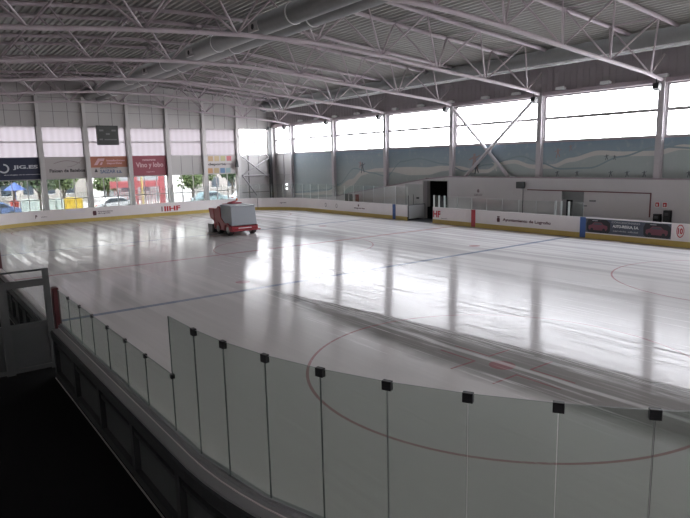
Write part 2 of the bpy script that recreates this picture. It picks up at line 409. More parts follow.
# left corner: the board there already curves
def corner_text(nm, body, ang, cx, cy, z, w, h, mm):
    a = math.radians(ang); r = R - .008
    o = (cx + r*math.cos(a), cy + r*math.sin(a), z); u = (math.sin(a), -math.cos(a), 0)
    return text(nm, body, o, u, (0,0,1), w, h, mm, t_far)
corner_text('small_emblem', 'P', 96.5, XL+R, Y1-R, .72, .16, .26, M['text_dark'])
corner_text('small_print', 'patina', 91.5, XL+R, Y1-R, .66, .45, .10, M['text_grey'])
corner_text('sponsor_name', 'logroño', 30, XR-R, Y1-R, .72, .9, .16, M['text_grey'])
text('sponsor_name', 'deporte', (XR-.006, 31.6, .66), **UY, width=1.5, height=.16, material=M['text_dark'], parent=t_far)
flatpoly('sponsor_mark', [circ(0,0,.1,8)], (XR-.006, 31.7, .90), **UY, material=M['text_dark'], parent=t_far)
for yy in (34.9, 36.6):
    flatpoly('round_mark', [[(.15*math.cos(a),.2*math.sin(a)),(.15*math.cos(a+.8),.2*math.sin(a+.8)),(.10*math.cos(a+.8),.14*math.sin(a+.8)),(.10*math.cos(a),.14*math.sin(a))] for a in [i*.785 for i in range(8)]], (XR-.006, yy, .72), **UY, material=M['text_grey'], parent=t_far)
b = MB(); a = math.radians(52); b.tube([(XR-R+R*math.cos(a)-.01, Y1-R+R*math.sin(a)-.01, .05), (XR-R+R*math.cos(a)-.01, Y1-R+R*math.sin(a)-.01, 1.2)], .03, 6)
obj('board_joint', b, M['seam'], t_far)

# poster with two cars on the mural-side boards
M['poster'] = mat('poster_navy', (.035,.045,.075), .35, noise=.3, nscale=2.5, ncol=(.10,.12,.16))
M['poster_dark'] = mat('poster_shadow', (.012,.012,.016), .35)
M['poster_car'] = mat('poster_car', (.16,.04,.06), .35)
M['poster_pale'] = mat('poster_pale', (.32,.33,.35), .35)
M['poster_glass'] = mat('poster_car_glass', (.06,.065,.08), .3)
b = MB(); b.box(XR-.012, XR-.002, 5.75, 10.5, .36, 1.17)
po = obj('car_poster', b, M['poster']); tag(po, 'dark blue poster with two cars fixed to the white boards', 'poster')
PO = (XR-.012, 8.125, .76)
b = MB(); b.box(XR-.018, XR-.006, 5.72, 10.53, 1.165, 1.195); obj('poster_edge', b, M['white'], po)
for cx in (-1.62, 1.65):
    flatpoly('car_shadow', [[(cx-.68,-.28),(cx-.55,-.39),(cx+.6,-.39),(cx+.72,-.25),(cx+.72,.2),(cx+.5,.36),(cx-.6,.34),(cx-.7,.1)]], PO, **UY, material=M['poster_dark'], parent=po, lift=.002)
    flatpoly('car_picture', [[(cx-.58,-.16),(cx-.5,-.25),(cx+.5,-.25),(cx+.58,-.12),(cx+.56,.02),(cx+.34,.07),(cx+.2,.2),(cx-.22,.2),(cx-.38,.06),(cx-.56,0)]], PO, **UY, material=M['poster_car'], parent=po, lift=.006)
    flatpoly('car_windows', [[(cx-.3,.06),(cx-.19,.165),(cx+.17,.165),(cx+.28,.06)]], PO, **UY, material=M['poster_glass'], parent=po, lift=.010)
    for s in (-.36, .36): flatpoly('car_wheel', [circ(cx+s,-.22,.09,12)], PO, **UY, material=M['poster_dark'], parent=po, lift=.012)
    flatpoly('car_number', [[(cx-.35,.27),(cx-.02,.27),(cx-.02,.31),(cx-.35,.31)]], PO, **UY, material=M['poster_pale'], parent=po, lift=.010)
text('poster_headline', 'CONCESIONARIO', (PO[0], 8.15, 1.03), **UY, width=1.6, height=.11, material=M['poster_pale'], parent=po, lift=.006)
text('poster_name', 'AUTO-IREGUA, S.A.', (PO[0], 8.15, .80), **UY, width=1.45, height=.18, material=M['white'], parent=po, lift=.006)
text('poster_small_print', 'servicio oficial', (PO[0], 8.15, .56), **UY, width=1.4, height=.09, material=M['poster_pale'], parent=po, lift=.006)

# ------------------------------------------------------------------ glass panes
def pane(path2, z0, z1, label, group, clip_end=None, far=False, lift=None):
    if lift is None: lift = .045 if far else -.0
    p, q = Vector(path2[0]), Vector(path2[1]); d = (q - p).normalized(); n = Vector((-d.y, d.x)); g = .004
    a = p + d * g + n * lift; c = q - d * g + n * lift; th = .008 if not far else .012
    b = MB(); k = 0
    A = [a - n*th, c - n*th, c + n*th, a + n*th]
    v = [(w.x, w.y, z0) for w in A] + [(w.x, w.y, z1) for w in A]
    b.v = v; b.f = [(0,1,5,4), (2,3,7,6), (0,3,2,1), (4,5,6,7), (1,2,6,5), (3,0,4,7)]
    b.m = [0, 0, 1, 1, 1, 1]
    o = obj('glass_shield', b, [M['glassfar'], M['edgefar']] if far else [M['glass'], M['edge']])
    tag(o, label, 'glass pane', group)
    if clip_end is not None:
        e = Vector(path2[clip_end]); ww = clip_end and .0 or .0
        s = .045 if z1 > 2.5 else .03; cc = e + n * lift
        b = MB(); A = [cc - d*s - n*.025, cc + d*s - n*.025, cc + d*s + n*.025, cc - d*s + n*.025]
        poly = [(w.x, w.y) for w in A]; b.prism(poly, 'z', z1-(.075 if z1 > 2.5 else .05), z1+.012)
        obj('clip', b, M['black'], o, bev=.004)
    return o
# low panes, outward normal to the left of travel => travel up +Y on the left side
ly = [6.05, 5.05, 4.06, 3.10, 2.09, 1.07, .10, -.98]
for i in range(7):
    pane([(XL, ly[i+1]), (XL, ly[i])], 1.22, 2.02, f'low glass pane on the left boards, {ORD[i]} from the red post', 'low glass panes on the left boards', 0)
# tall panes round the corner
def rim(s):                                   # arc length from Y=-0.98 going round the near corner
    if s < .62: return (XL, -.98 - s)
    a = math.pi + (s - .62) / R; return (XL+R+R*math.cos(a), Y0+R+R*math.sin(a))
st = [0, .82, 1.51, 2.23, 2.96, 3.67, 4.39, 5.10, 5.80, 6.5, 7.2, 7.9]
for i in range(len(st)-1):
    pane([rim(st[i+1]), rim(st[i])], 1.22, 2.82, f'tall glass pane round the near corner, {ORD[i]} right of the low panes', 'tall glass panes round the near corner', 0)
# panes behind the benches on the mural side
k = 0
spots = [22.75, 22.2, 21.65, 20.4, 19.1, 17.8, 16.5, 15.2, 13.9, 12.6, 12.15, 11.7, 10.7]
for a_, c_ in zip(spots, spots[1:]):
    pane([(XR, a_), (XR, c_)], 1.2, 2.02, f'short clear glass pane on the mural side boards, {ORD[k]} from the open gate', 'short glass panes on the mural side boards', None, True); k += 1
for yy, lb in ((22.72,'beside the open gate, left of three'), (22.2,'beside the open gate, middle of three'), (21.65,'beside the open gate, right of three'), (12.55,'before the grey doorway, left of three'), (12.15,'before the grey doorway, middle of three'), (11.65,'before the grey doorway, right of three')):
    b = MB(); b.box(XR+.02, XR+.07, yy-.06, yy+.06, 1.2, 2.06)
    tag(obj('lit_pane_edge', b, M['edgefar']), 'pale slim strip painted as a lit edge of the short glass ' + lb, 'post', 'pale lit glass edges on the mural side boards')  # pale strips stand in for light caught on the pane edges
# tall panes round the far end
fp = [(XL, 17.0 + 1.48*i) for i in range(16)]
fp = [(XL, 39.2)]
for i in range(1, 7): a = math.radians(180 - 15*i); fp.append((XL+R+R*math.cos(a), Y1-R+R*math.sin(a)))
nst = 10
for i in range(1, nst+1): fp.append((XL+R+(XR-XL-2*R)*i/nst, Y1))
for i in range(1, 10): a = math.radians(90 - 10*i); fp.append((XR-R+R*math.cos(a), Y1-R+R*math.sin(a)))
for i in range(1, 11): fp.append((XR, 39.2 - 1.358*i))
nc = dict(l=0, e=0, c=0, r=0)
for i in range(len(fp)-1):
    if i < 6: key, wh, gr = 'l', 'in the far left corner', 'tall panes in the far left corner'
    elif i < 16: key, wh, gr = 'e', 'across the far end', 'tall panes across the far end'
    elif i < 25: key, wh, gr = 'c', 'in the far right corner', 'tall panes in the far right corner'
    else: key, wh, gr = 'r', 'between the far right corner and the open gate', 'tall panes toward the open gate'
    pane([fp[i], fp[i+1]], 1.2, 2.6, f'tall clear pane {wh}, {ORD[nc[key]]} from the left', gr, None, True); nc[key] += 1

# ------------------------------------------------------------------ grey gate on the left
g = thing('glazed_gate', 'grey framed glazed gate standing open across the walkway beside the red post', 'gate', (XL-.02, 6.85, 0))
def gb(name, x0, x1, y0, y1, z0, z1, mm): return obj(name, MB().box(x0, x1, y0, y1, z0, z1), M[mm], g)
gb('hinge_post', -.13, 0, -.05, .05, 0, 2.42, 'gate')
gb('middle_post', -1.08, -.90, -.05, .05, 0, 2.16, 'gate')
gb('outer_post', -2.05, -1.93, -.05, .05, 0, 2.3, 'gate')
gb('top_bar', -2.05, 0, -.03, .03, 2.38, 2.42, 'gate')
gb('upper_rail', -2.05, 0, -.045, .045, 2.03, 2.19, 'gate')
gb('middle_rail', -2.05, 0, -.045, .045, 1.06, 1.18, 'gate')
gb('bottom_rail', -2.05, 0, -.045, .045, .03, .13, 'gate')
for x0, x1 in ((-1.93,-1.08), (-.90,-.13)):
    gb('infill_panel', x0, x1, -.01, .01, .13, 1.06, 'backpanel')
    gb('glazing', x0, x1, -.006, .006, 1.18, 2.03, 'glassfar')
# ------------------------------------------------------------------ wall on the mural side
# low white wall with a door opening and a sloping end
b = MB()
T0, T1 = XW, XM - .03
d1 = (23.35, 25.95, 3.0); d2 = (12.05, 13.45, 2.5)
def wallseg(y0, y1, z0, z1a, z1b): b.prism([(y0,z0),(y1,z0),(y1,z1b),(y0,z1a)], 'x', T0, T1)
wallseg(YHN, d2[0], -.1, 3.3, 3.3); wallseg(d2[0], d2[1], d2[2], 3.3, 3.3); wallseg(d2[1], d1[0], -.1, 3.3, 3.3)
wallseg(d1[0], d1[1], d1[2], 3.3, 3.08); wallseg(d1[1], 37.6, -.1, 3.08, 1.38); wallseg(37.6, 41.5, -.1, 1.38, 1.1)
struct(obj('wall_right', b, M['wall']))
b = MB(); b.prism([(YHN,3.3),(23.4,3.3),(25.95,3.08),(37.6,1.38),(37.6,1.46),(25.95,3.16),(23.4,3.38),(YHN,3.38)], 'x', XW-.04, XW+.10)
struct(obj('trim_1', b, M['lip']))
# mural wall behind it
b = MB(); b.box(XM, XM+.3, YHN, 25.96, 3.0, 5.66); b.box(XM, XM+.3, 25.96, 46.2, .9, 5.66)
b.box(XM, XM+.3, 28, YE+.3, -.1, .9); b.box(XM, XM+.3, 46.2, YE+.3, .9, 5.66)
b.box(XM+.0, XM+.3, YHN, 28, -.1, 3.2) if False else None
struct(obj('wall_right_upper', b, M['panel']))
# corridor behind the dark doorway, recess behind the grey doorway
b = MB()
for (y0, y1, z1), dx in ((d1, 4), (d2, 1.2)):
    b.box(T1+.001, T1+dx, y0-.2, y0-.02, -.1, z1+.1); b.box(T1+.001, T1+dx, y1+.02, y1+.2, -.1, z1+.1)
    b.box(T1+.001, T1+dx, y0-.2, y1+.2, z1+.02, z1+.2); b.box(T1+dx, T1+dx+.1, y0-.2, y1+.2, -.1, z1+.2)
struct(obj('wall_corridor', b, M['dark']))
d = struct(obj('door_1', MB().box(XW-.03, XW+.02, d1[0]-.12, d1[0], 0, 3.06).box(XW-.03, XW+.02, d1[1], d1[1]+.10, 0, 3.06).box(XW-.03, XW+.02, d1[0]-.12, d1[1]+.10, 3.0, 3.06), M['door_pale']))
obj('door_leaf', MB().box(XW-.06, XW-.005, d1[1]+.02, d1[1]+2.1, .03, 2.72), M['door_pale'], d)
obj('door_handle', MB().box(XW-.12, XW-.05, d1[1]+.45, d1[1]+.72, 1.55, 1.67), M['black'], d)
d = struct(obj('door_2', MB().box(XW-.02, XW+.03, d2[0]-.06, d2[0], 0, 2.56).box(XW-.02, XW+.03, d2[1], d2[1]+.06, 0, 2.56).box(XW-.02, XW+.03, d2[0]-.06, d2[1]+.06, 2.5, 2.56), M['door_grey']))
obj('transom', MB().box(XW+.04, XW+.08, d2[0], d2[1], 1.98, 2.5), M['door_grey'], d)
obj('door_leaf', MB().box(XW+.04, XW+.08, d2[0], d2[0]+.72, 0, 1.98), M['door_grey'], d)
# the players' gate standing open at the gap in the boards
g2 = thing('rink_gate', 'white rink gate with wire frame swung open in front of the pale door', 'gate', (XR+.17, 25.62, 0), 0)
obj('gate_panel', MB().box(.05, 1.75, -.03, .03, .12, 1.16), M['door_pale'], g2)
obj('gate_frame', MB().tube([(0,0,.05),(0,0,1.95)], .03).tube([(.55,0,1.16),(.55,0,2.0)], .02).tube([(0,0,1.19),(1.8,0,1.19)], .03).tube([(1.8,0,.05),(1.8,0,1.19)], .03), M['gate'], g2)
tag(obj('threshold_mat', MB().box(XR-.02, XW-.02, 22.9, 25.5, -.01, .015), M['black']), 'black rubber mat in the open gateway before the dark doorway', 'mat')
# dado of slightly different white under the red pipe
# red pipe line and other fixings on the low wall
rp = MB().box(XW-.05, XW-.005, 7.93, 16.1, 2.51, 2.57).box(XW-.05, XW-.005, 7.90, 7.96, 1.2, 2.57)
tag(obj('red_pipe', rp, M['pipe_red']), 'thin dark red pipe running along the white wall above the grey doorway', 'pipe')
h = tag(obj('wall_heater', MB().box(XW-.28, XW-.01, 16.30, 16.85, 2.62, 3.06), M['gate'], bev=.02), 'small grey box high on the white wall with a pipe below', 'heater box')
obj('drop_pipe', MB().tube([(XW-.06, 16.42, .05), (XW-.06, 16.42, 2.64)], .025), M['gate'], h)
for y, lb in ((7.55, 'left of the pair over the dark cabinets'), (7.14, 'right of the pair over the dark cabinets')):
    s = tag(obj('fire_sign', MB().box(XW-.012, XW-.001, y-.13, y+.13, 1.78, 2.08), M['white']), 'small red and white fire sign, ' + lb, 'sign', 'fire signs on the white wall')
    obj('sign_symbol', MB().box(XW-.018, XW-.012, y-.10, y+.10, 1.82, 2.05).box(XW-.02, XW-.017, y-.03, y+.05, 1.86, 1.98, 1), [M['text_red'], M['white']], s)
for (y, z1, w, lb) in ((7.47, 1.42, .36, 'shorter dark fire cabinet on the white wall, on the left of the pair'), (6.93, 1.64, .36, 'taller dark fire cabinet on the white wall, on the right of the pair')):
    s = tag(obj('fire_cabinet', MB().box(XW-.22, XW-.005, y-w/2-.02, y+w/2, .72, z1), M['black'], bev=.01), lb, 'cabinet', 'fire cabinets')
    obj('cabinet_window', MB().box(XW-.228, XW-.22, y-.10, y+.10, z1-.28, z1-.12), M['gate'], s)
    obj('cabinet_door', MB().box(XW-.228, XW-.22, y-.13, y+.12, .78, z1-.36), M['darkframe'], s)
tag(obj('switch_panel', MB().box(XW-.05, XW-.002, 11.2, 11.6, 1.93, 2.03), M['door_grey']), 'small dark sign plate right of the grey doorway, the upper one', 'sign plate')
tag(obj('switch_panel', MB().box(XW-.05, XW-.002, 11.75, 11.97, 1.62, 1.70), M['door_grey']), 'small grey switch plate close beside the grey doorway', 'sign plate')
s = tag(obj('wall_crest', MB().box(XW-.004, XW-.001, 19.75, 20.9, 1.95, 2.50), M['wall']), 'small dark town crest with lettering painted on the white wall', 'emblem')
flatpoly('crest_mark', [[(-.09,-.1),(.09,-.1),(.12,.02),(.05,.14),(-.05,.14),(-.12,.02)]], (XW-.004, 20.33, 2.33), **UY, material=M['text_grey'], parent=s)
text('crest_lettering', 'Logroño\ndeporte', (XW-.004, 20.33, 2.06), **UY, width=.8, height=.18, material=M['text_grey'], parent=s)

# floodlit items on the slope behind the far glass: three folded chairs
M['chair_red'] = mat('chair_red', (.14,.035,.03), .6); M['chair_dark'] = mat('chair_dark', (.05,.055,.05), .6)
for y, mm, lb in ((34.75,'chair_dark','leftmost'), (34.1,'chair_dark','middle'), (33.2,'chair_red','rightmost')):
    cn = 'dark' if mm == 'chair_dark' else 'reddish brown'
    t = thing('bench_chair', f'{cn} high backed chair behind the far glass, {lb} of the three', 'chair', (14.6, y, 0), 0, 'chairs behind the far glass')
    obj('seat', MB().box(-.25, .2, -.22, .22, .78, .88), M[mm], t)
    obj('backrest', MB().box(.15, .22, -.22, .22, .88, 1.75), M[mm], t)
    for sx, sy in ((-.22,-.18),(-.22,.18),(.18,-.18),(.18,.18)): obj('leg', MB().tube([(sx,sy,-.02),(sx,sy,.78)], .02, 6), M['black'], t)

# ---- mural
M['m_sky'] = None
def mural_mat(name, c0, c1, z0, z1, dots=.0):
    m = bpy.data.materials.new(name); m.use_nodes = True; nt = m.node_tree; b = nt.nodes['Principled BSDF']; b.inputs['Roughness'].default_value = .55
    tc = nt.nodes.new('ShaderNodeTexCoord'); sp = nt.nodes.new('ShaderNodeSeparateXYZ'); nt.links.new(tc.outputs['Object'], sp.inputs[0])
    mr = nt.nodes.new('ShaderNodeMapRange'); mr.inputs['From Min'].default_value = z0; mr.inputs['From Max'].default_value = z1; nt.links.new(sp.outputs['Z'], mr.inputs['Value'])
    mx = nt.nodes.new('ShaderNodeMix'); mx.data_type = 'RGBA'; mx.inputs['A'].default_value = (*c0,1); mx.inputs['B'].default_value = (*c1,1)
    nt.links.new(mr.outputs[0], mx.inputs['Factor'])
    nz = nt.nodes.new('ShaderNodeTexNoise'); nz.inputs['Scale'].default_value = 2.2; nz.inputs['Detail'].default_value = 5
    nt.links.new(tc.outputs['Object'], nz.inputs['Vector'])
    mr2 = nt.nodes.new('ShaderNodeMapRange'); mr2.inputs['From Min'].default_value = .56; mr2.inputs['From Max'].default_value = .72; mr2.inputs['To Max'].default_value = .3; nt.links.new(nz.outputs['Fac'], mr2.inputs['Value'])
    m2 = nt.nodes.new('ShaderNodeMix'); m2.data_type = 'RGBA'; m2.inputs['B'].default_value = (.5,.5,.48,1)
    nt.links.new(mr2.outputs[0], m2.inputs['Factor']); nt.links.new(mx.outputs['Result'], m2.inputs['A']); nt.links.new(m2.outputs['Result'], b.inputs['Base Color'])
    return m
M['m_low'] = mural_mat('mural_ground', (.34,.38,.36), (.36,.41,.395), 1, 4)
M['m_high'] = mural_mat('mural_sky', (.36,.42,.425), (.21,.29,.35), 3.6, 5.6)
M['m_wave'] = mat('mural_cream', (.54,.53,.49), .55, noise=.05)
M['m_line'] = mat('mural_dark_line', (.24,.31,.32), .55)
M['m_fig'] = mat('mural_figure_dark', (.12,.14,.15), .55); M['m_fig2'] = mat('mural_figure_pink', (.34,.26,.25), .55)
def lerp(tab, y):
    if y <= tab[0][0]: return tab[0][1]
    for (a, za), (c, zc) in zip(tab, tab[1:]):
        if y <= c:
            t = (y-a)/(c-a); t = t*t*(3-2*t); return za+(zc-za)*t
    return tab[-1][1]
WAVE = [(-14,4.0),(-6,4.6),(0,4.2),(3,4.7),(5.8,4.95),(6.6,5.05),(8.0,4.75),(9.8,4.75),(11.4,4.85),(13.3,4.45),(14.6,4.05),(16.1,4.05),(17.6,4.40),(18.7,4.30),(19.9,3.75),(21,3.75),(22.8,4.0),(24.3,3.95),(26,3.75),(28,3.75),(30,3.85),(32.3,3.85),(34.3,3.6),(36,2.7),(38,1.9),(40,1.6),(43,1.4),(46.3,1.3)]
HW = [(-14,.14),(13,.14),(20,.13),(23,.15),(26,.30),(28,.34),(30.5,.18),(33,.14),(35.5,.30),(37.5,.42),(41,.15),(46.3,.08)]
mu = tag(obj('mural', MB().box(XM-.02, XM, YHN, 46.2, 1.0, 5.60) if False else MB().box(XM-.012, XM-.001, YHN, 46.2, 5.58, 5.66), M['lip']), 'long painted mural of pale waves and skaters on grey blue, under the bright windows', 'mural')
b = MB(); ys = [YHN + (46.2-YHN)*i/240 for i in range(241)]
for a_, c_ in zip(ys, ys[1:]):
    za, zc = lerp(WAVE, a_), lerp(WAVE, c_); ha, hc = lerp(HW, a_), lerp(HW, c_)
    x = XM - .006
    lo = 3.25 if a_ < 26.3 else 1.0
    b.face([(x,c_,lo),(x,a_,lo),(x,a_,za-ha),(x,c_,zc-hc)], 0)
    b.face([(x,c_,zc-hc),(x,a_,za-ha),(x,a_,za+ha),(x,c_,zc+hc)], 1)
    b.face([(x,c_,zc+hc),(x,a_,za+ha),(x,a_,5.58),(x,c_,5.58)], 2)
obj('painting', b, [M['m_low'], M['m_wave'], M['m_high']], mu)
LINE = [(-14,4.4),(0,5.1),(5,4.9),(8,5.1),(10,4.6),(12,3.95),(14,3.9),(15.5,4.3),(17,4.75),(20,4.2),(22,3.75),(24,4.3),(27,4.75),(29,4.55),(31,3.3),(33,3.6),(35.5,4.0),(38,2.5),(40,1.9),(46,1.5)]
b = MB()
for a_, c_ in zip(ys, ys[1:]):
    za, zc = lerp(LINE, a_), lerp(LINE, c_); x = XM - .010
    if a_ > 24 and a_ < 34 and za < 3.3: continue
    b.face([(x,c_,zc-.05),(x,a_,za-.05),(x,a_,za+.05),(x,c_,zc+.05)])
obj('dark_wave_line', b, M['m_line'], mu)
def figure(y, z, h, mm, mirror=1):
    P = [[(-.10,.95),(.06,1.0),(.08,.86),(-.06,.82)], [(-.12,.5),(.12,.5),(.14,.84),(-.12,.84)], [(-.12,.5),(.0,.5),(-.12,.0),(-.24,.02)], [(0,.5),(.12,.5),(.30,.12),(.18,.08)], [(.12,.8),(.42,.92),(.42,.86),(.12,.7)], [(-.12,.8),(-.42,.66),(-.40,.60),(-.12,.7)]]
    flatpoly('skater_figure', [[(mirror*p[0]*h, p[1]*h) for p in (q if mirror > 0 else q[::-1])] for q in P], (XM-.012, y, z), **UY, material=M[mm], parent=mu, lift=.003)
figure(34.3, 3.55, 1.0, 'm_fig'); figure(34.6, 3.95, .7, 'm_fig2', -1); figure(21.1, 3.75, 1.3, 'm_fig2'); figure(20.9, 3.55, .8, 'm_fig'); figure(19.2, 3.75, .7, 'm_wave', -1)
for y in (6.2, 8.6, 9.6, 10.6, 12.8, 14.2): figure(y, 3.42, .36, 'm_fig')
figure(10.9, 4.4, .35, 'm_fig'); figure(10.4, 4.4, .3, 'm_fig', -1); figure(14.2, 4.6, .6, 'm_fig2'); figure(13.3, 5.0, .4, 'm_fig2')

# windows over the mural
wn = 0
edges = [YHN] + COLY[0:] + [YE]
ed = [c for c in COLY] + [YE]
for i in range(len(ed)-1):
    y0, y1 = ed[i]+.17, ed[i+1]-.17
    wn += 1
    b = MB().box(XM, XM+.14, y0, y0+.10, 5.66, 8.5).box(XM, XM+.14, y1-.10, y1, 5.66, 8.5).box(XM, XM+.14, y0+.1, y1-.1, 5.66, 5.74).box(XM, XM+.14, y0+.1, y1-.1, 8.42, 8.5)
    w = struct(obj(f'window_{wn}', b, M['frame']))
    obj('mullion', MB().box(XM+.02, XM+.10, y0+.1, y1-.1, 7.02, 7.20), M['frame'], w)
    obj('window_glass', MB().box(XM+.055, XM+.065, y0+.1, y1-.1, 5.74, 8.42), M['winglass'], w)
# wall strip between windows behind each column, upper wall and its edge beam
b = MB()
for y in COLY: b.box(XM, XM+.3, y-.17, y+.17, 5.66, 8.5)
b.box(XM, XM+.3, YHN, COLY[0]-.17, 5.66, 8.5); b.box(XM, XM+.3, YE-.17, YE+.3, 5.66, 8.5)
b.box(XM, XM+.3, YHN, YE+.3, 8.5, 11.6)
for i in range(150):
    y = YHN + .42*i + .2
    if y < YE-.2: b.box(XM-.03, XM, y, y+.05, 8.8, 11.2)
for z in (9.3, 9.9, 10.5): b.box(XM-.035, XM-.001, YHN, YE, z, z+.04)
struct(obj('wall_right_top', b, M['topwall']))
struct(obj('trim_2', MB().box(XM-.32, XM-.001, YHN, YE-.02, 8.52, 8.76), M['lip']))
# x-bracing rods in the bay between the third and fourth visible columns
for (ya, yb) in ((15.6+.2, 23.29-.2),):
    t = thing('cross_brace', 'large steel cross brace in front of the mural and window', 'brace', (16.1, 19.5, 0))
    obj('brace_rod', MB().tube([(0, ya-19.5+.9, 8.45-5.0*0), (0, yb-19.5-2.2+.0, 3.4)], .08, 8), M['column'], t) if False else None
    obj('brace_rod', MB().tube([(-.06, -3.5, 8.30), (-.06, 2.2, 3.40)], .115, 8), M['column'], t)
    obj('brace_rod', MB().tube([(.06, 3.5, 8.30), (.06, -1.6, 3.40)], .115, 8), M['column'], t)
    obj('brace_plate', MB().box(-.10, .10, -.05, .30, 5.05, 5.4), M['column'], t)
# grey sheet cladding on the last bay before the corner
b = MB()
for y in (46.5, 48.1, 49.7): b.box(XM-.08, XM-.001, y-.05, y+.05, 0, 5.6)
b.box(XM-.08, XM-.001, 46.5, 49.7, 3.3, 3.4); b.box(XM-.08, XM-.001, 46.5, 49.7, 5.5, 5.62)
struct(obj('trim_3', b, M['frame']))

# columns on the mural side
for i, y in enumerate(COLY):
    if y < -1: continue
    z0 = 3.38 if y < 24 else (2.43 if y < 32 else (1.25 if y < 40 else 0))
    b = MB(); h = .17
    b.box(XM-.34, XM-.31, y-h, y+h, z0, 8.75).box(XM-.05, XM-.02, y-h, y+h, z0, 8.75).box(XM-.31, XM-.05, y-.015, y+.015, z0, 8.75)
    nm = {0.27:'nearest steel column on the mural side'}.get(round(y,2), None)
    lab = f'pale steel column in front of the mural wall, {ORD[7-i]} from the far corner'
    c = tag(obj('steel_column', b, M['column']), lab, 'column', 'steel columns along the mural wall')
    obj('base_plate', MB().box(XM-.38, XM-.01, y-.22, y+.22, z0, z0+.03), M['column'], c)
c = tag(obj('steel_column', MB().box(15.45, 15.75, 49.55, 49.9, 0, 8.6), M['black']), 'dark corner column where the end wall meets the mural side', 'column')

# ------------------------------------------------------------------ end wall
ex = [15.56 - 3.82*i for i in range(12)]       # column lines across the end wall
b = MB()
b.box(XHL, XM, YE, YE+.3, 8.28, 12.9)                     # above windows
b.box(XHL, XM, YE, YE+.3, 3.72, 5.62)                     # middle panels
b.box(XHL, XM, YE, YE+.3, -.3, .75)                       # below
b.box(ex[1], XM, YE, YE+.3, .75, 3.72)                    # closed corner bay
b.box(15.4, XM, YE, YE+.3, 5.62, 8.28)
struct(obj('wall_far', b, M['panel']))
b = MB()
for x in ex:
    b.box(x-.02, x+.02, YE-.01, YE-.001, 8.3, 12)
    for dx in (1.3, 2.5): b.box(x+dx, x+dx+.04, YE-.012, YE-.001, 8.32, 12)
for z in (9.6, 10.8): b.box(XHL, XM, YE-.012, YE-.001, z, z+.03)
for x in ex[1:]:
    for dx in (1.3, 2.5): b.box(x+dx, x+dx+.04, YE-.012, YE-.001, 3.76, 5.58)
b.box(ex[1]+.2, 15.4, YE-.05, YE-.001, 3.3, 3.4); b.box(ex[1]+1.2, ex[1]+1.28, YE-.05, YE-.001, 0, 5.6)
b.box(ex[1]+.2, 15.4, YE-.05, YE-.001, 1.5, 1.58)
struct(obj('trim_4', b, M['seam']))
for i, x in enumerate(ex[:-1]):
    x1 = x if i else 15.4; x0 = ex[i+1]
    wn += 1
    w = struct(obj(f'window_{wn}', MB().box(x0+.2, x0+.26, YE+.04, YE+.16, 5.62, 8.28).box(x1-.26, x1-.2, YE+.04, YE+.16, 5.62, 8.28).box(x0+.26, x1-.26, YE+.04, YE+.16, 6.93, 7.0), M['frame']))
    obj('glazing_sheet', MB().box(x0+.2, x1-.2, YE+.09, YE+.10, 5.62, 8.28), M['winglass'] if i == 0 else M['poly'], w)
    if i:
        wn += 1
        w = struct(obj(f'window_{wn}', MB().box(x0+.2, x0+.25, YE+.04, YE+.14, .75, 3.72).box(x1-.25, x1-.2, YE+.04, YE+.14, .75, 3.72).box(x0+.25, x1-.25, YE+.04, YE+.14, .75, .82).box(x0+.25, x1-.25, YE+.04, YE+.14, 3.66, 3.72), M['frame']))
        for dx in (1.28, 2.50): obj('mullion', MB().box(x0+dx, x0+dx+.05, YE+.04, YE+.14, .82, 3.66), M['frame'], w)
        obj('crossbar', MB().box(x0+.25, x1-.25, YE+.05, YE+.13, 1.86, 1.93), M['frame'], w)
        obj('window_glass', MB().box(x0+.25, x1-.25, YE+.085, YE+.095, .82, 3.66), M['lowglass'], w)
for i, x in enumerate(ex[1:9]):
    b = MB().box(x-.2, x+.2, YE-.32, YE+.16, 0, 8.28); b.box(x-.14, x+.14, YE-.30, YE-.001, 8.28, 10.9)
    c = tag(obj('wall_column', b, M['pilaster']), f'light grey column of the end wall, {ORD[i]} from the mural side corner', 'column', 'grey columns of the end wall')
# brace rods in the closed corner bay
t = thing('cross_brace', 'thin crossed bracing rods in front of the corner bay of the end wall', 'brace', (13.6, YE-.35, 0))
for (xa, za, xb, zb) in ((-1.5, 8.2, 1.75, 5.3), (1.75, 8.2, -1.5, 5.6), (-1.5, 5.4, 1.75, 3.0), (-1.5, 3.3, .1, 1.2), (-1.5,3.35,1.75,3.35), (1.75,5.2,-1.5,3.4)):
    obj('brace_rod', MB().tube([(xa,0,za),(xb,0,zb)], .08, 6), M['frame'], t)
tag(obj('heat_lamp', MB().box(XM-.18, XM-.001, 47.5, 47.64, 2.2, 2.4), M['lamp_on']), 'tiny white wall lamp by the far corner, upper of two', 'lamp')
tag(obj('heat_lamp', MB().box(XM-.18, XM-.001, 47.5, 47.64, 1.75, 1.95), M['lamp_on']), 'tiny white wall lamp by the far corner, lower of two', 'lamp')

# scoreboard
s = tag(obj('scoreboard', MB().box(-2.62, -.72, YE-.62, YE-.34, 6.66, 8.42), mat('scoreboard_black', (.03,.032,.03), .45)), 'black scoreboard hanging before the end wall windows', 'scoreboard')
M['led'] = mat('led_off', (.12,.125,.12), .5)
for (x, z, w_, h_) in ((-2.42, 7.9, .38, .16), (-1.32, 7.9, .38, .16), (-1.84, 7.58, .34, .16), (-2.45, 7.1, .3, .14), (-2.0, 7.1, 1.1, .1)):
    obj('display_window', MB().box(x, x+w_, YE-.628, YE-.62, z, z+h_), M['led'], s)
obj('mount_bracket', MB().box(-2.4, -2.3, YE-.36, YE-.0, 8.2, 8.3).box(-1.0, -.9, YE-.36, YE-.0, 8.2, 8.3), M['seam'], s)

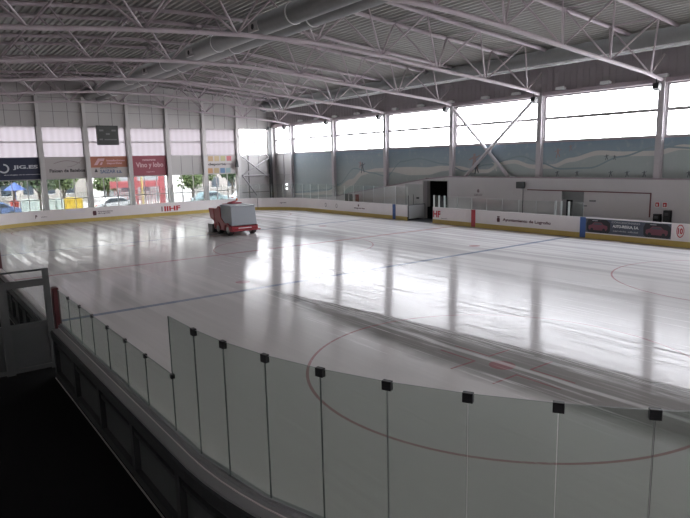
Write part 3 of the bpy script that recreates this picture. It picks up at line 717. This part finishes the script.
# banners
bx = lambda i: (ex[i+1]+.2, ex[i]-.2)
M['navy'] = mat('banner_navy', (.020,.026,.062), .5); M['bgrey'] = mat('banner_grey', (.42,.385,.38), .6)
M['borange'] = mat('banner_orange', (.38,.14,.085), .55); M['bred'] = mat('banner_red', (.28,.06,.085), .55); M['bpale'] = mat('banner_pale', (.45,.41,.40), .6)
M['l1'] = mat('letter_pale', (.60,.62,.66), .6); M['l2'] = mat('letter_dark', (.035,.03,.035), .6); M['l3'] = mat('letter_pink', (.60,.36,.38), .6); M['l4'] = mat('letter_blue', (.12,.15,.24), .6)
BY = YE-.05
def banner(x0, x1, z0, z1, mm, label):
    return tag(obj('banner', MB().box(x0, x1, BY, BY+.03, z0, z1), M[mm]), label, 'banner', 'advertising banners on the end wall')
def bt(o, body, x, z, w, h, mm, nm='banner_lettering'): text(nm, body, (x, BY, z), **UX, width=w, height=h, material=M[mm], parent=o, lift=.008)
BZ0, BZ1 = 3.74, 5.64
x0, x1 = bx(5)
x0, x1 = ex[6]+.2, ex[5+0]-.2
# bays left to right seen in the photo: ex[6]..ex[5] is left of the frame edge
def bay(px_x): 
    for i in range(11):
        if ex[i+1] <= px_x <= ex[i]: return ex[i+1]+.2, ex[i]-.2
x0, x1 = bay(-9); o = banner(x0, x1, BZ0, BZ1, 'navy', 'navy banner reading JIG.ES, at the left edge of the view')
bt(o, 'JIG.ES', -8.68, 4.78, 1.95, .40, 'l1'); bt(o, 'tecnologías de la información', -9.0, 4.16, 2.8, .10, 'l1', 'small_print')
flatpoly('ring_logo', [[(.42*math.cos(a),.40*math.sin(a)),(.42*math.cos(a+.3),.40*math.sin(a+.3)),(.28*math.cos(a+.3),.27*math.sin(a+.3)),(.28*math.cos(a),.27*math.sin(a))] for a in [-2.5+i*.29 for i in range(14)]], (-10.35, BY, 4.72), **UX, material=M['l1'], parent=o, lift=.008)
x0, x1 = bay(-5.5); o = banner(x0, x1, BZ0, BZ1, 'bgrey', 'pale grey banner with dark lettering and a thin swoosh, right of the navy one')
bt(o, 'Fisioan de Bateboa', -5.3, 4.42, 3.0, .30, 'l2')
sw = [(-1.1+.22*i, .75*math.sin(math.pi*i/10)*.32) for i in range(11)]
flatpoly('swoosh', [[sw[i], sw[i+1], (sw[i+1][0], sw[i+1][1]+.06), (sw[i][0], sw[i][1]+.05)] for i in range(10)] + [[(.0+.16*i,-.3+.03*i*i*.3), (.16+.16*i,-.3+.03*(i+1)**2*.3), (.16+.16*i,-.26+.03*(i+1)**2*.3), (.16*i,-.26+.03*i*i*.3)] for i in range(8)], (-5.3, BY, 5.03), **UX, material=M['text_grey'], parent=o, lift=.008)
x0, x1 = bay(-1.6); o = banner(x0, x1, BZ0, BZ1, 'bpale', 'banner with orange upper half and pale lower half, in the middle of the row')
obj('orange_field', MB().box(x0+.02, x1-.02, BY-.006, BY, 4.62, BZ1-.02), M['borange'], o)
bt(o, 'instalaciones\ndeportivas', -1.0, 5.10, 1.7, .50, 'l3'); bt(o, 'SAIZAR s.a.', -1.5, 4.24, 2.0, .36, 'l4'); bt(o, 'climatización', -1.7, 4.58, 1.6, .12, 'l2', 'small_print')
flatpoly('arrow_logo', [[(-.5,-.3),(-.2,-.3),(.05,.05),(.4,.05),(.5,.3),(-.1,.3)], [(.0,-.3),(.2,-.3),(.32,-.05),(.15,-.05)]], (-2.5, BY, 5.15), **UX, material=M['l3'], parent=o, lift=.012)
flatpoly('small_logo', [[(-.15,-.15),(.15,-.15),(.0,.2)]], (-2.85, BY, 4.35), **UX, material=M['l2'], parent=o, lift=.008)
x0, x1 = bay(2.2); o = banner(x0, x1, BZ0, BZ1, 'bred', 'dark pink red banner with pale lettering, right of the orange one')
bt(o, 'restaurante', 2.15, 5.25, 1.3, .20, 'l3'); bt(o, 'Vino y lobo', 2.2, 4.70, 2.7, .62, 'l3'); bt(o, 'logroño', 2.25, 4.08, .8, .14, 'l3', 'small_print')
x0, x1 = bay(9.8); o = banner(x0, x1, BZ0-.1, BZ1-.05, 'bpale', 'pale banner with coloured squares and dark lettering, last before the corner')
cols = [('sq_tan',(.40,.27,.14)),('sq_sand',(.42,.32,.18)),('sq_olive',(.36,.33,.17)),('sq_rose',(.42,.12,.13)),('sq_orange',(.46,.25,.12)),('sq_blue',(.13,.22,.36)),('sq_teal',(.25,.35,.36))]
for i, (x, z, ci) in enumerate(((8.6,5.24,0),(9.3,5.24,1),(10.0,5.24,2),(10.7,5.24,3),(8.5,4.0,4),(9.2,4.0,1),(9.9,4.0,5),(10.55,4.0,6))):
    nm, cc = cols[ci]; obj('colour_square', MB().box(x-.27, x+.27, BY-.006, BY, z-.26, z+.26), M.setdefault(nm, mat(nm, cc, .6)), o)
bt(o, 'deporte', 9.3, 4.64, 2.0, .34, 'l2'); bt(o, 'joven', 10.6, 4.64, .9, .30, 'text_grey')
# dark hanging flag by the last column
s = tag(obj('hanging_bell', MB().prism([(11.25,4.3),(11.55,4.3),(11.5,4.9),(11.4,5.15),(11.3,4.8)], 'y', YE-.55, YE-.36), M['black']), 'small dark loudspeaker on the end wall column beside the coloured banner', 'loudspeaker')

# ------------------------------------------------------------------ remaining shell (behind and beside the camera)
b = MB().box(XHL-.3, XHL, YHN, YE+.3, -.3, 12.9)
struct(obj('wall_left', b, M['panel']))
b = MB().box(XHL-.3, XM+.3, YHN-.3, YHN, -.3, 5.62).box(XHL-.3, XM+.3, YHN-.3, YHN, 8.28, 12.9)
for x in ex: b.box(x-.2, x+.2, YHN-.3, YHN, 5.62, 8.28)
struct(obj('wall_near', b, M['panel']))
for x1, x0 in zip(ex, ex[1:]):  # unseen windows, added behind the camera to brighten the hall
    wn += 1
    w = struct(obj(f'window_{wn}', MB().box(x0+.2, x1-.2, YHN-.2, YHN-.1, 6.93, 7.0), M['frame']))
    obj('glazing_sheet', MB().box(x0+.2, x1-.2, YHN-.16, YHN-.15, 5.62, 8.28), M['poly_added'], w)

# ------------------------------------------------------------------ roof deck, purlins, trusses
b = MB(); pitch = .36; x = XHL - .3; prof = []
while x < XM + .3:
    z = deckz(x) + .0
    prof += [(x, z), (x+.11, z), (x+.14, z+.13), (x+.33, z+.13)]; x += pitch
k = len(b.v)
for (x, z) in prof: b.v += [(x, YHN-.3, z), (x, YE+.3, z)]
for i in range(len(prof)-1): b.f.append((k+2*i, k+2*i+1, k+2*i+3, k+2*i+2)); b.m.append(0)
n0 = len(b.v)
for (x, z) in prof[::4]: b.v += [(x, YHN-.3, z+.3), (x, YE+.3, z+.3)]
nn = len(prof[::4])
for i in range(nn-1): b.f.append((n0+2*i, n0+2*i+1, n0+2*i+3, n0+2*i+2)); b.m.append(0)
struct(obj('ceiling', b, M['deck']))
TY = [y for y in COLY if y > -1]
NB = [14.7 - 4.02*k for k in range(11)]; NT = [x - 2.01 for x in NB]
DW = 1.25
bcm = None
def chord(zoff, dy, r, x0, x1):
    P = []; n = 26
    for i in range(n+1):
        x = x0 + (x1-x0)*i/n; P.append((x, dy, archz(x)+zoff))
    return MB().tube(P, r, 8)
mesh_b = chord(0, 0, .095, -26.3, 16.05).mesh('bottom_chord', M['steel'], True)
mesh_t = [chord(2.2, s*DW, .10, -26.3, 14.9).mesh('top_chord', M['steel'], True) for s in (-1, 1)]
strut_m = []
for i, xb in enumerate(NB):
    for s in (-1, 1):
        if True: strut_m.append(MB().tube([(xb,0,archz(xb)), (NT[i],s*DW,archz(NT[i])+2.2)], .045, 6).mesh('web_strut', M['steel'], True))
        up = xb + 2.01 if i else 15.0
        if i: strut_m.append(MB().tube([(xb,0,archz(xb)), (up,s*DW,archz(up)+2.2)], .045, 6).mesh('web_strut', M['steel'], True))
strut_m.append(MB().tube([(14.7,0,archz(14.7)), (16.1,.0,10.0)], .05, 6).mesh('web_strut', M['steel'], True))
tie_m = []
for i, xt in enumerate(NT[:-1]):
    tie_m.append(MB().tube([(xt,-DW,archz(xt)+2.2), (xt,DW,archz(xt)+2.2)], .045, 6).mesh('cross_tie', M['steel'], True))
trname = {i: f'arched white lattice roof truss, {ORD[i]} from the camera end' for i in range(len(TY))}
for i, y in enumerate(TY):
    t = thing('roof_truss', trname[i], 'roof truss', (0, y, 0), 0, 'lattice roof trusses')
    link('bottom_chord', mesh_b, t)
    for mm in mesh_t: link('top_chord', mm, t)
    for mm in strut_m: link('web_strut', mm, t)
    for mm in tie_m: link('cross_tie', mm, t)

# loudspeakers under truss ends
spk = MB(); spk.prism([(-.17,-.05),(.12,-.18),(.20,.16),(-.12,.24)], 'y', -.16, .16)
spm = spk.mesh('loudspeaker', M['black'])
for i, y in enumerate(TY):
    if i == 0: continue
    o = tag(link('loudspeaker', spm, None, (15.35, y-.05, 8.22)), f'small black loudspeaker hanging under the truss end at the mural wall, {ORD[i-1]} from the right', 'loudspeaker', 'loudspeakers along the window heads')
    link('speaker_bracket', bpy.data.meshes.get('spk_br') or MB().tube([(0,.0,.1),(0,.05,.50)], .025, 6).mesh('spk_br', M['black']), o)
lamp_m = MB(); lamp_m.prism([(-.16,0),(.14,.0),(.18,.12),(-.10,.17)], 'y', -.28, .28)
lm = lamp_m.mesh('floodlight', M['white'])
k = 0
for y in (5.2, 7.75, 11.0, 13.95, 17.3, 19.9, 23.2, 26.4, 29.4, 32.0, 34.6, 38.0, 41.0, 44.0):
    o = tag(link('floodlight', lm, None, (16.0, y, 8.80)), f'small white floodlight on the beam over the mural windows, {ORD[k]} from the right', 'floodlight', 'floodlights over the mural windows'); k += 1
    link('light_glass', bpy.data.meshes.get('lgl') or MB().box(-.14,.10,-.22,.22,-.012,-.001).mesh('lgl', M['edgefar']), o)

# ------------------------------------------------------------------ air ducts
def duct(x, z, r, y0, y1, label, ribs=8, col=True):
    t = thing('air_duct', label, 'duct', (x, 0, z), 0, 'round air ducts')
    obj('duct_body', MB().tube([(0,y0,0),(0,y1,0)], r, 32), M['duct'], t, True)
    y = y0 + 1.6
    while y < y1 and col:
        obj('duct_collar', MB().tube([(0,y,0),(0,y+.07,0)], r+.025, 32), M['collar_highlight'], t, True); y += ribs
    return t
d = duct(-3.0, 11.15, .46, -10, YE-.1, 'left hand one of the two large round ducts running down the middle of the roof', 7.67)
for y in (10, 17.6, 25.3, 33): 
    obj('air_nozzle', MB().box(-.47, -.30, y-.45, y+.45, -.30, .12), M['column'], d); obj('nozzle_hole', MB().disc((-.475, y, -.08), (1,0,0), .13, .02, 16), M['black'], d)
duct(-1.98, 11.15, .46, -10, YE-.1, 'right hand one of the two large round ducts running down the middle of the roof', 7.67)
d = duct(14.95, 10.62, .52, -10, YE-.4, 'large round duct along the wall above the mural windows', 7.67, False)
obj('seam_highlight', MB().box(-.40, -.34, -10, YE-.5, -.44, -.38), M['collar_highlight'], d)  # pale bar as painted highlight, for light catching the duct's lower side

# ------------------------------------------------------------------ ice resurfacer
def RES():
    M['zred'] = mat('machine_red', (.30,.03,.04), .35); M['zgrey'] = mat('machine_cover_grey', (.30,.32,.345), .5, noise=.05)
    M['tyre'] = mat('tyre', (.03,.03,.03), .7); M['hub'] = mat('hub_grey', (.35,.33,.32), .4)
    M['orange'] = mat('beacon_orange', (.65,.16,.03), .3)
    t = thing('ice_resurfacer', 'red ice resurfacing machine with a grey snow tank cover out on the ice', 'ice resurfacer', (.35, 28.3, 0), math.radians(-2))
    t.scale = (.94, .94, .97)
    # local: front toward -Y
    obj('chassis', MB().prism([(-1.6,.30),(-1.66,.45),(-1.66,.66),(1.45,.66),(1.45,.30)], 'x', -1.0, 1.0), M['zred'], t, bev=.04)
    # side body that swoops up to the rear
    for s in (-1, 1):
        b = MB(); x0, x1 = (.92, 1.02) if s > 0 else (-1.02, -.92)
        b.prism([(-1.64,.42),(1.45,.42),(1.5,1.05),(1.5,1.75),(.9,1.75),(.62,1.95),(.30,1.95),(.18,1.2),(-.4,.85),(-1.64,.70)], 'x', x0, x1); obj('side_panel', b, M['zred'], t, bev=.02)
    # snow tank with hopper shape
    b = MB(); k = 0
    lo = [(-.98,-1.62,.70),(.98,-1.62,.70),(.98,.25,.82),(-.98,.25,.82)]
    hi = [(-.93,-1.45,1.98),(.93,-1.45,1.98),(.93,.32,2.08),(-.93,.32,2.08)]
    b.v = lo + hi; b.f = [(0,3,2,1),(4,5,6,7),(0,1,5,4),(1,2,6,5),(2,3,7,6),(3,0,4,7)]; b.m = [0]*6
    obj('snow_tank', b, M['zgrey'], t, bev=.05)
    obj('tank_rim', MB().box(-.97, .97, -1.5, .36, 1.99, 2.05), M['zgrey'], t)
    obj('front_stripe', MB().box(-.5, .5, -1.672, -1.66, .50, .56), M['white'], t)
    obj('rear_body', MB().box(-.90, .90, .45, 1.45, .66, 1.30), M['zred'], t, bev=.04)
    obj('seat', MB().box(-.28, .28, 1.0, 1.42, 1.30, 1.45).box(-.28, .28, 1.34, 1.46, 1.45, 2.05), M['zred'], t, bev=.03)
    b = MB(); P = [(.0+.2*math.cos(a), 0.75+.1*math.sin(a), 1.78+.17*math.sin(a)) for a in [i*math.pi/8 for i in range(17)]]
    b.tube(P, .018, 6).tube([(0,.65,1.25),(0,.75,1.78)], .03, 6); obj('steering_wheel', b, M['black'], t)
    obj('auger_cover', MB().box(-.12, .70, .2, .6, 2.05, 2.16).tube([(.1,.4,2.1),(.45,.4,2.34)], .05).tube([(-.3,.4,2.12),(.2,.4,2.2)], .07), M['zred'], t)
    obj('beacon', MB().tube([(.42,.4,2.30),(.42,.4,2.34),(.42,.4,2.46)], [.05,.075,.05], 12), M['orange'], t, True)
    for x in (-.86, .86):
        for y in (-1.0, .70):
            w = obj('wheel', MB().tube([(x-.13,y,.39),(x+.13,y,.39)], .39, 24), M['tyre'], t, True)
            obj('hub', MB().tube([(x-.18,y,.39),(x+.18,y,.39)], .22, 16), M['hub'], w, True)
            if x < 0:  obj('wheel_arch', MB().tube([(x-.18, y+.45*math.cos(a), .39+.45*math.sin(a)) for a in [i*math.pi/8 for i in range(9)]], .05, 6), M['zred'], w)
    # conditioner sled behind, raised board hopper on the side
    obj('conditioner', MB().prism([(1.5,.02),(2.3,.02),(2.35,.35),(2.1,.62),(1.55,.62)], 'x', -1.05, 1.05), M['black'], t, bev=.03)
    obj('conditioner_skirt', MB().box(-1.1, -1.05, 1.6, 2.4, .01, .62), M['gate'], t); obj('conditioner_skirt', MB().box(1.05, 1.1, 1.6, 2.4, .01, .62), M['gate'], t)
    obj('lift_arm', MB().tube([(-.6,1.3,.5),(-.6,1.9,.5)], .06).tube([(.6,1.3,.5),(.6,1.9,.5)], .06), M['black'], t)
    obj('side_wing', MB().prism([(1.2,.85),(2.0,1.05),(2.25,1.75),(1.35,1.75)], 'x', -1.06, -.75), M['zred'], t, bev=.03)
    obj('front_blade', MB().box(-.95, 1.15, -1.76, -1.62, .34, .42), M['zred'], t)
    return t
RES()

# ------------------------------------------------------------------ outdoors beyond the end wall
struct(obj('ground', MB().box(-60, 70, YE+.31, 130, -.3, -.05).box(XM+.32, 70, YHN-20, YE+.3, -.3, -.05), mat('pavement', (.42,.40,.38), .9, noise=.15, nscale=1.2)), 'pale paved ground outside the hall', 'ground')
M['leaf'] = mat('leaves', (.10,.16,.06), .6, noise=.5, nscale=3, ncol=(.20,.28,.10)); M['leaf2'] = mat('leaves_dark', (.045,.08,.04), .6, noise=.4, nscale=3, ncol=(.10,.16,.07)); M['bark'] = mat('bark', (.09,.075,.06), .8)
def tree(x, y, h, r, mm, label, n=900):
    t = thing('tree', label, 'tree', (x, y, -.05), 0, 'trees outside the end wall')
    obj('trunk', MB().tube([(0,0,0),(.05,0,h*.35),(0,.1,h*.7)], [.18,.14,.06], 8).tube([(.03,0,h*.35),(r*.5,.2,h*.62)], [.09,.03], 6).tube([(.03,0,h*.38),(-r*.5,-.2,h*.66)], [.09,.03], 6), M['bark'], t, True)
    b = MB(); rn = random.Random(int(x*100)+7); blobs = [(rn.uniform(-.55,.55)*r, rn.uniform(-.5,.5)*r, h*.68+rn.uniform(-.45,.5)*r*.8, r*rn.uniform(.35,.6)) for _ in range(9)]
    for i in range(n):
        bxx, byy, bzz, br = blobs[i % 9]; a = rn.uniform(0, 6.28); c = rn.uniform(-1, 1); q = (1-c*c)**.5; rr = br*rn.uniform(.7,1.05)
        p = Vector((bxx+rr*q*math.cos(a), byy+rr*q*math.sin(a), bzz+rr*c)); s = rn.uniform(.10,.22)
        u = Vector((rn.uniform(-1,1), rn.uniform(-1,1), rn.uniform(-1,1))).normalized(); v = u.orthogonal().normalized()
        b.face([p-u*s-v*s*.6, p+u*s-v*s*.6, p+u*s+v*s*.6, p-u*s+v*s*.6])
    obj('foliage', b, M[mm], t)
tree(-11.0, 66, 5.6, 2.6, 'leaf2', 'dark tree seen under the navy banner, nearest the left edge')
tree(-7.2, 69, 5.6, 2.6, 'leaf2', 'dark leafy tree behind the pale green containers')
tree(-5.6, 63.4, 5.2, 1.9, 'leaf2', 'tree with thick dark trunk in front of the pale containers')
tree(-2.6, 66, 4.6, 1.9, 'leaf', 'light green tree behind the yellow container')
tree(2.2, 65.6, 4.6, 1.6, 'leaf', 'small light green tree rising behind the red fence')
tree(11.6, 62.5, 4.3, 1.8, 'leaf', 'round green tree seen between the last grey columns')
tree(14.8, 66, 5.4, 1.3, 'leaf', 'bright yellowish green tree left of the corner bay')
tree(17.8, 64, 5.0, 1.7, 'leaf2', 'dull green tree against the grey building by the corner')
def container(x, w, h, col, nm, label, group='recycling containers', y=61):
    t = thing('recycling_container', label, 'container', (x, y, -.05), 0, group)
    m_ = M.setdefault(nm, mat(nm, col, .5))
    obj('container_body', MB().prism([(-w/2,0.08),(w/2,.08),(w/2+.03,h*.82),(-w/2-.03,h*.82)], 'y', -.5, .5), m_, t, bev=.04)
    obj('container_lid', MB().prism([(-w/2-.06,h*.82),(w/2+.06,h*.82),(w/2,h*.95),(w*.25,h),(-w*.25,h),(-w/2,h*.95)], 'y', -.55, .55), m_, t)
    obj('container_feet', MB().box(-w/2+.1,-w/2+.25,-.4,.4,0,.08).box(w/2-.25,w/2-.1,-.4,.4,0,.08), M['black'], t)
container(-8.35, .6, 1.5, (.5,.06,.04), 'bin_red', 'narrow red bin outside, at the left edge of the view')
container(-6.95, 1.7, 1.55, (.62,.72,.66), 'bin_pale', 'wide pale green container behind the first window bays')
container(-5.05, .75, 1.5, (.62,.72,.66), 'bin_pale', 'narrow pale container left of the tree trunk')
container(-4.1, .65, 1.5, (.62,.72,.66), 'bin_pale', 'narrow pale container between trunk and yellow container')
container(-2.75, 1.75, 1.5, (.75,.52,.04), 'bin_yellow', 'bright yellow recycling container outside the window')
M['carglass'] = mat('car_glass', (.05,.07,.09), .15); 
def car(x, y, col, nm, label, rz=0):
    t = thing('parked_car', label, 'car', (x, y, -.05), rz, 'parked cars outside')
    cm = M.setdefault(nm, mat(nm, col, .25))
    b = MB().prism([(-2.1,.35),(-2.05,.75),(-1.45,.9),(-.8,1.42),(.7,1.45),(1.35,1.0),(2.05,.88),(2.15,.4),(2.0,.25),(-2.0,.25)], 'y', -.82, .82)
    obj('car_body', b, cm, t, bev=.08)
    obj('side_windows', MB().prism([(-1.25,.92),(-.74,1.34),(.64,1.36),(1.15,1.0)], 'y', -.835, .835), M['carglass'], t)
    for xx in (-1.3, 1.3):
        for yy in (-.78, .78): obj('wheel', MB().tube([(xx,yy-.1,.31),(xx,yy+.1,.31)], .31, 16), M['tyre'], t, True)
    for s in (-1, 1): obj('headlamp' if s > 0 else 'tail_lamp', MB().box(s*2.12-.04, s*2.12+.04, -.7, -.45, .6, .75).box(s*2.12-.04, s*2.12+.04, .45, .7, .6, .75), M['white'] if s > 0 else M['red'], t)
car(-10.3, 59, (.12,.2,.4), 'car_blue', 'dark blue car outside, cut by the left edge of the view')
car(.9, 58.2, (.75,.78,.8), 'car_white', 'white car parked left of the red fence')
car(12.2, 59, (.30,.42,.45), 'car_teal', 'grey green car parked behind the machine, seen between columns')
car(16.8, 58.4, (.55,.6,.62), 'car_silver', 'silver car parked nearest the corner bay')
# red school-style fence
f = thing('bar_fence', 'red framed fence with white upright bars outside the hall', 'fence', (0, 62, -.05))
M['fred'] = mat('fence_red', (.42,.11,.12), .6); M['fbar'] = mat('fence_bar', (.40,.18,.19), .5)
for x0, x1 in ((2.0, 3.9), (5.0, 7.2)):
    n = int((x1-x0)/.28)
    for i in range(n+1): obj('fence_bar', MB().box(x0+.28*i-.05, x0+.28*i+.05, -.04, .04, 0, 2.1), M['fbar'], f)
for x in (4.35, 7.55): obj('fence_pillar', MB().box(x-.28, x+.28, -.25, .25, 0, 4.2), M['fred'], f)
obj('fence_beam', MB().box(1.6, 7.8, -.22, .22, 2.25, 3.0).box(1.6, 7.8, -.05, .05, .1, .2), M['fred'], f)
obj('yellow_post', MB().box(4.85, 5.0, -.9, -.75, 0, 4.2), mat('post_yellow', (.55,.45,.15), .5), f)
s = tag(obj('blue_parasol', MB().tube([(0,0,0),(0,0,3.0)], .04, 8).tube([(0,0,2.5),(0,0,3.3)], [1.1,.05], 10, caps=False), mat('parasol_blue', (.06,.12,.35), .6), loc=(-7.9, 62.9, -.05)), 'blue parasol outside among the dark trees', 'parasol')
# buildings behind
def building(x0, x1, y, h, col, nm, label):
    t = thing('building', label, 'building', ((x0+x1)/2, y, -.05)); w = (x1-x0)/2
    obj('building_wall', MB().box(-w, w, 0, 6, 0, h), mat(nm, col, .8, noise=.08, nscale=1), t)
    obj('building_roof', MB().box(-w-.3, w+.3, -.3, 6.3, h, h+.3), M['concrete'], t)
    x = -w + .8
    while x < w - 1.2:
        for z in (1.2, 4.2):
            if z + 1.6 < h: o = obj('building_window', MB().box(x, x+1.2, -.04, 0, z, z+1.5), M['carglass'], t); obj('window_trim', MB().box(x-.08, x+1.28, -.06, -.0, z-.1, z), M['white'], o)
        x += 2.6
building(-30, -8.5, 78, 7.2, (.30,.30,.29), 'facade_grey', 'low grey building behind the dark trees')
building(-8, 3.5, 80, 6.5, (.42,.40,.36), 'facade_beige', 'beige building behind the red fence and trees')
building(5.5, 12.5, 74, 5.6, (.30,.32,.33), 'facade_slate', 'slate grey building right of the red fence')
building(19.5, 34, 76, 5.2, (.36,.34,.32), 'facade_brown', 'brownish building seen beside the corner column')

# ------------------------------------------------------------------ daylight
w = bpy.data.worlds.new('overcast'); SC.world = w; w.use_nodes = True; nt = w.node_tree; bg = nt.nodes['Background']
tc = nt.nodes.new('ShaderNodeTexCoord'); sp = nt.nodes.new('ShaderNodeSeparateXYZ'); nt.links.new(tc.outputs['Generated'], sp.inputs[0])
mr = nt.nodes.new('ShaderNodeMapRange'); mr.inputs['From Min'].default_value = 0; mr.inputs['From Max'].default_value = .8; nt.links.new(sp.outputs['Z'], mr.inputs['Value'])
mx = nt.nodes.new('ShaderNodeMix'); mx.data_type = 'RGBA'; mx.inputs['A'].default_value = (1.0,.975,.985,1); mx.inputs['B'].default_value = (.86,.90,1.0,1)
nt.links.new(mr.outputs[0], mx.inputs['Factor']); nt.links.new(mx.outputs['Result'], bg.inputs['Color']); bg.inputs['Strength'].default_value = 15
def portal(loc, rot, sx, sy):
    l = bpy.data.lights.new('window_portal', 'AREA'); l.shape = 'RECTANGLE'; l.size = sx; l.size_y = sy; l.cycles.is_portal = True
    o = bpy.data.objects.new('window_portal', l); C.objects.link(o); o.location = loc; o.rotation_euler = rot
portal((XM+.20, (YE-7.4)/2, 7.08), (0, math.radians(90), 0), 2.84, YE+7.4)
portal((-5.5, YHN-.2, 6.95), (math.radians(90), 0, 0), 42, 2.66)  # portal for the added windows behind the camera
portal((-5, YE+.25, 2.2), (math.radians(-90), 0, 0), 41, 3.0)

# ------------------------------------------------------------------ camera
F = Vector((0.589464, 0.790788, -0.164885)); Rr = Vector((0.799246, -0.600564, -0.022995)); U = Vector((0.117208, 0.118229, 0.986045))
cd = bpy.data.cameras.new('camera'); co = bpy.data.objects.new('camera', cd); C.objects.link(co)
mw = Matrix((( Rr.x, U.x, -F.x, -17.669255), (Rr.y, U.y, -F.y, -8.325455), (Rr.z, U.z, -F.z, 4.756874), (0,0,0,1)))
co.matrix_world = mw; cd.sensor_width = 36; cd.lens = 590.236 / 690 * 36; cd.clip_start = .05; cd.clip_end = 400
SC.camera = co
SC.view_settings.view_transform = 'Standard'; SC.view_settings.look = 'None'; SC.view_settings.gamma = 1; SC.view_settings.use_curve_mapping = False
SC.view_settings.exposure = 0.6
SC.cycles.max_bounces = 10; SC.cycles.diffuse_bounces = 5; SC.cycles.glossy_bounces = 4; SC.cycles.transparent_max_bounces = 24
SC.cycles.sample_clamp_indirect = 6; SC.cycles.use_denoising = True
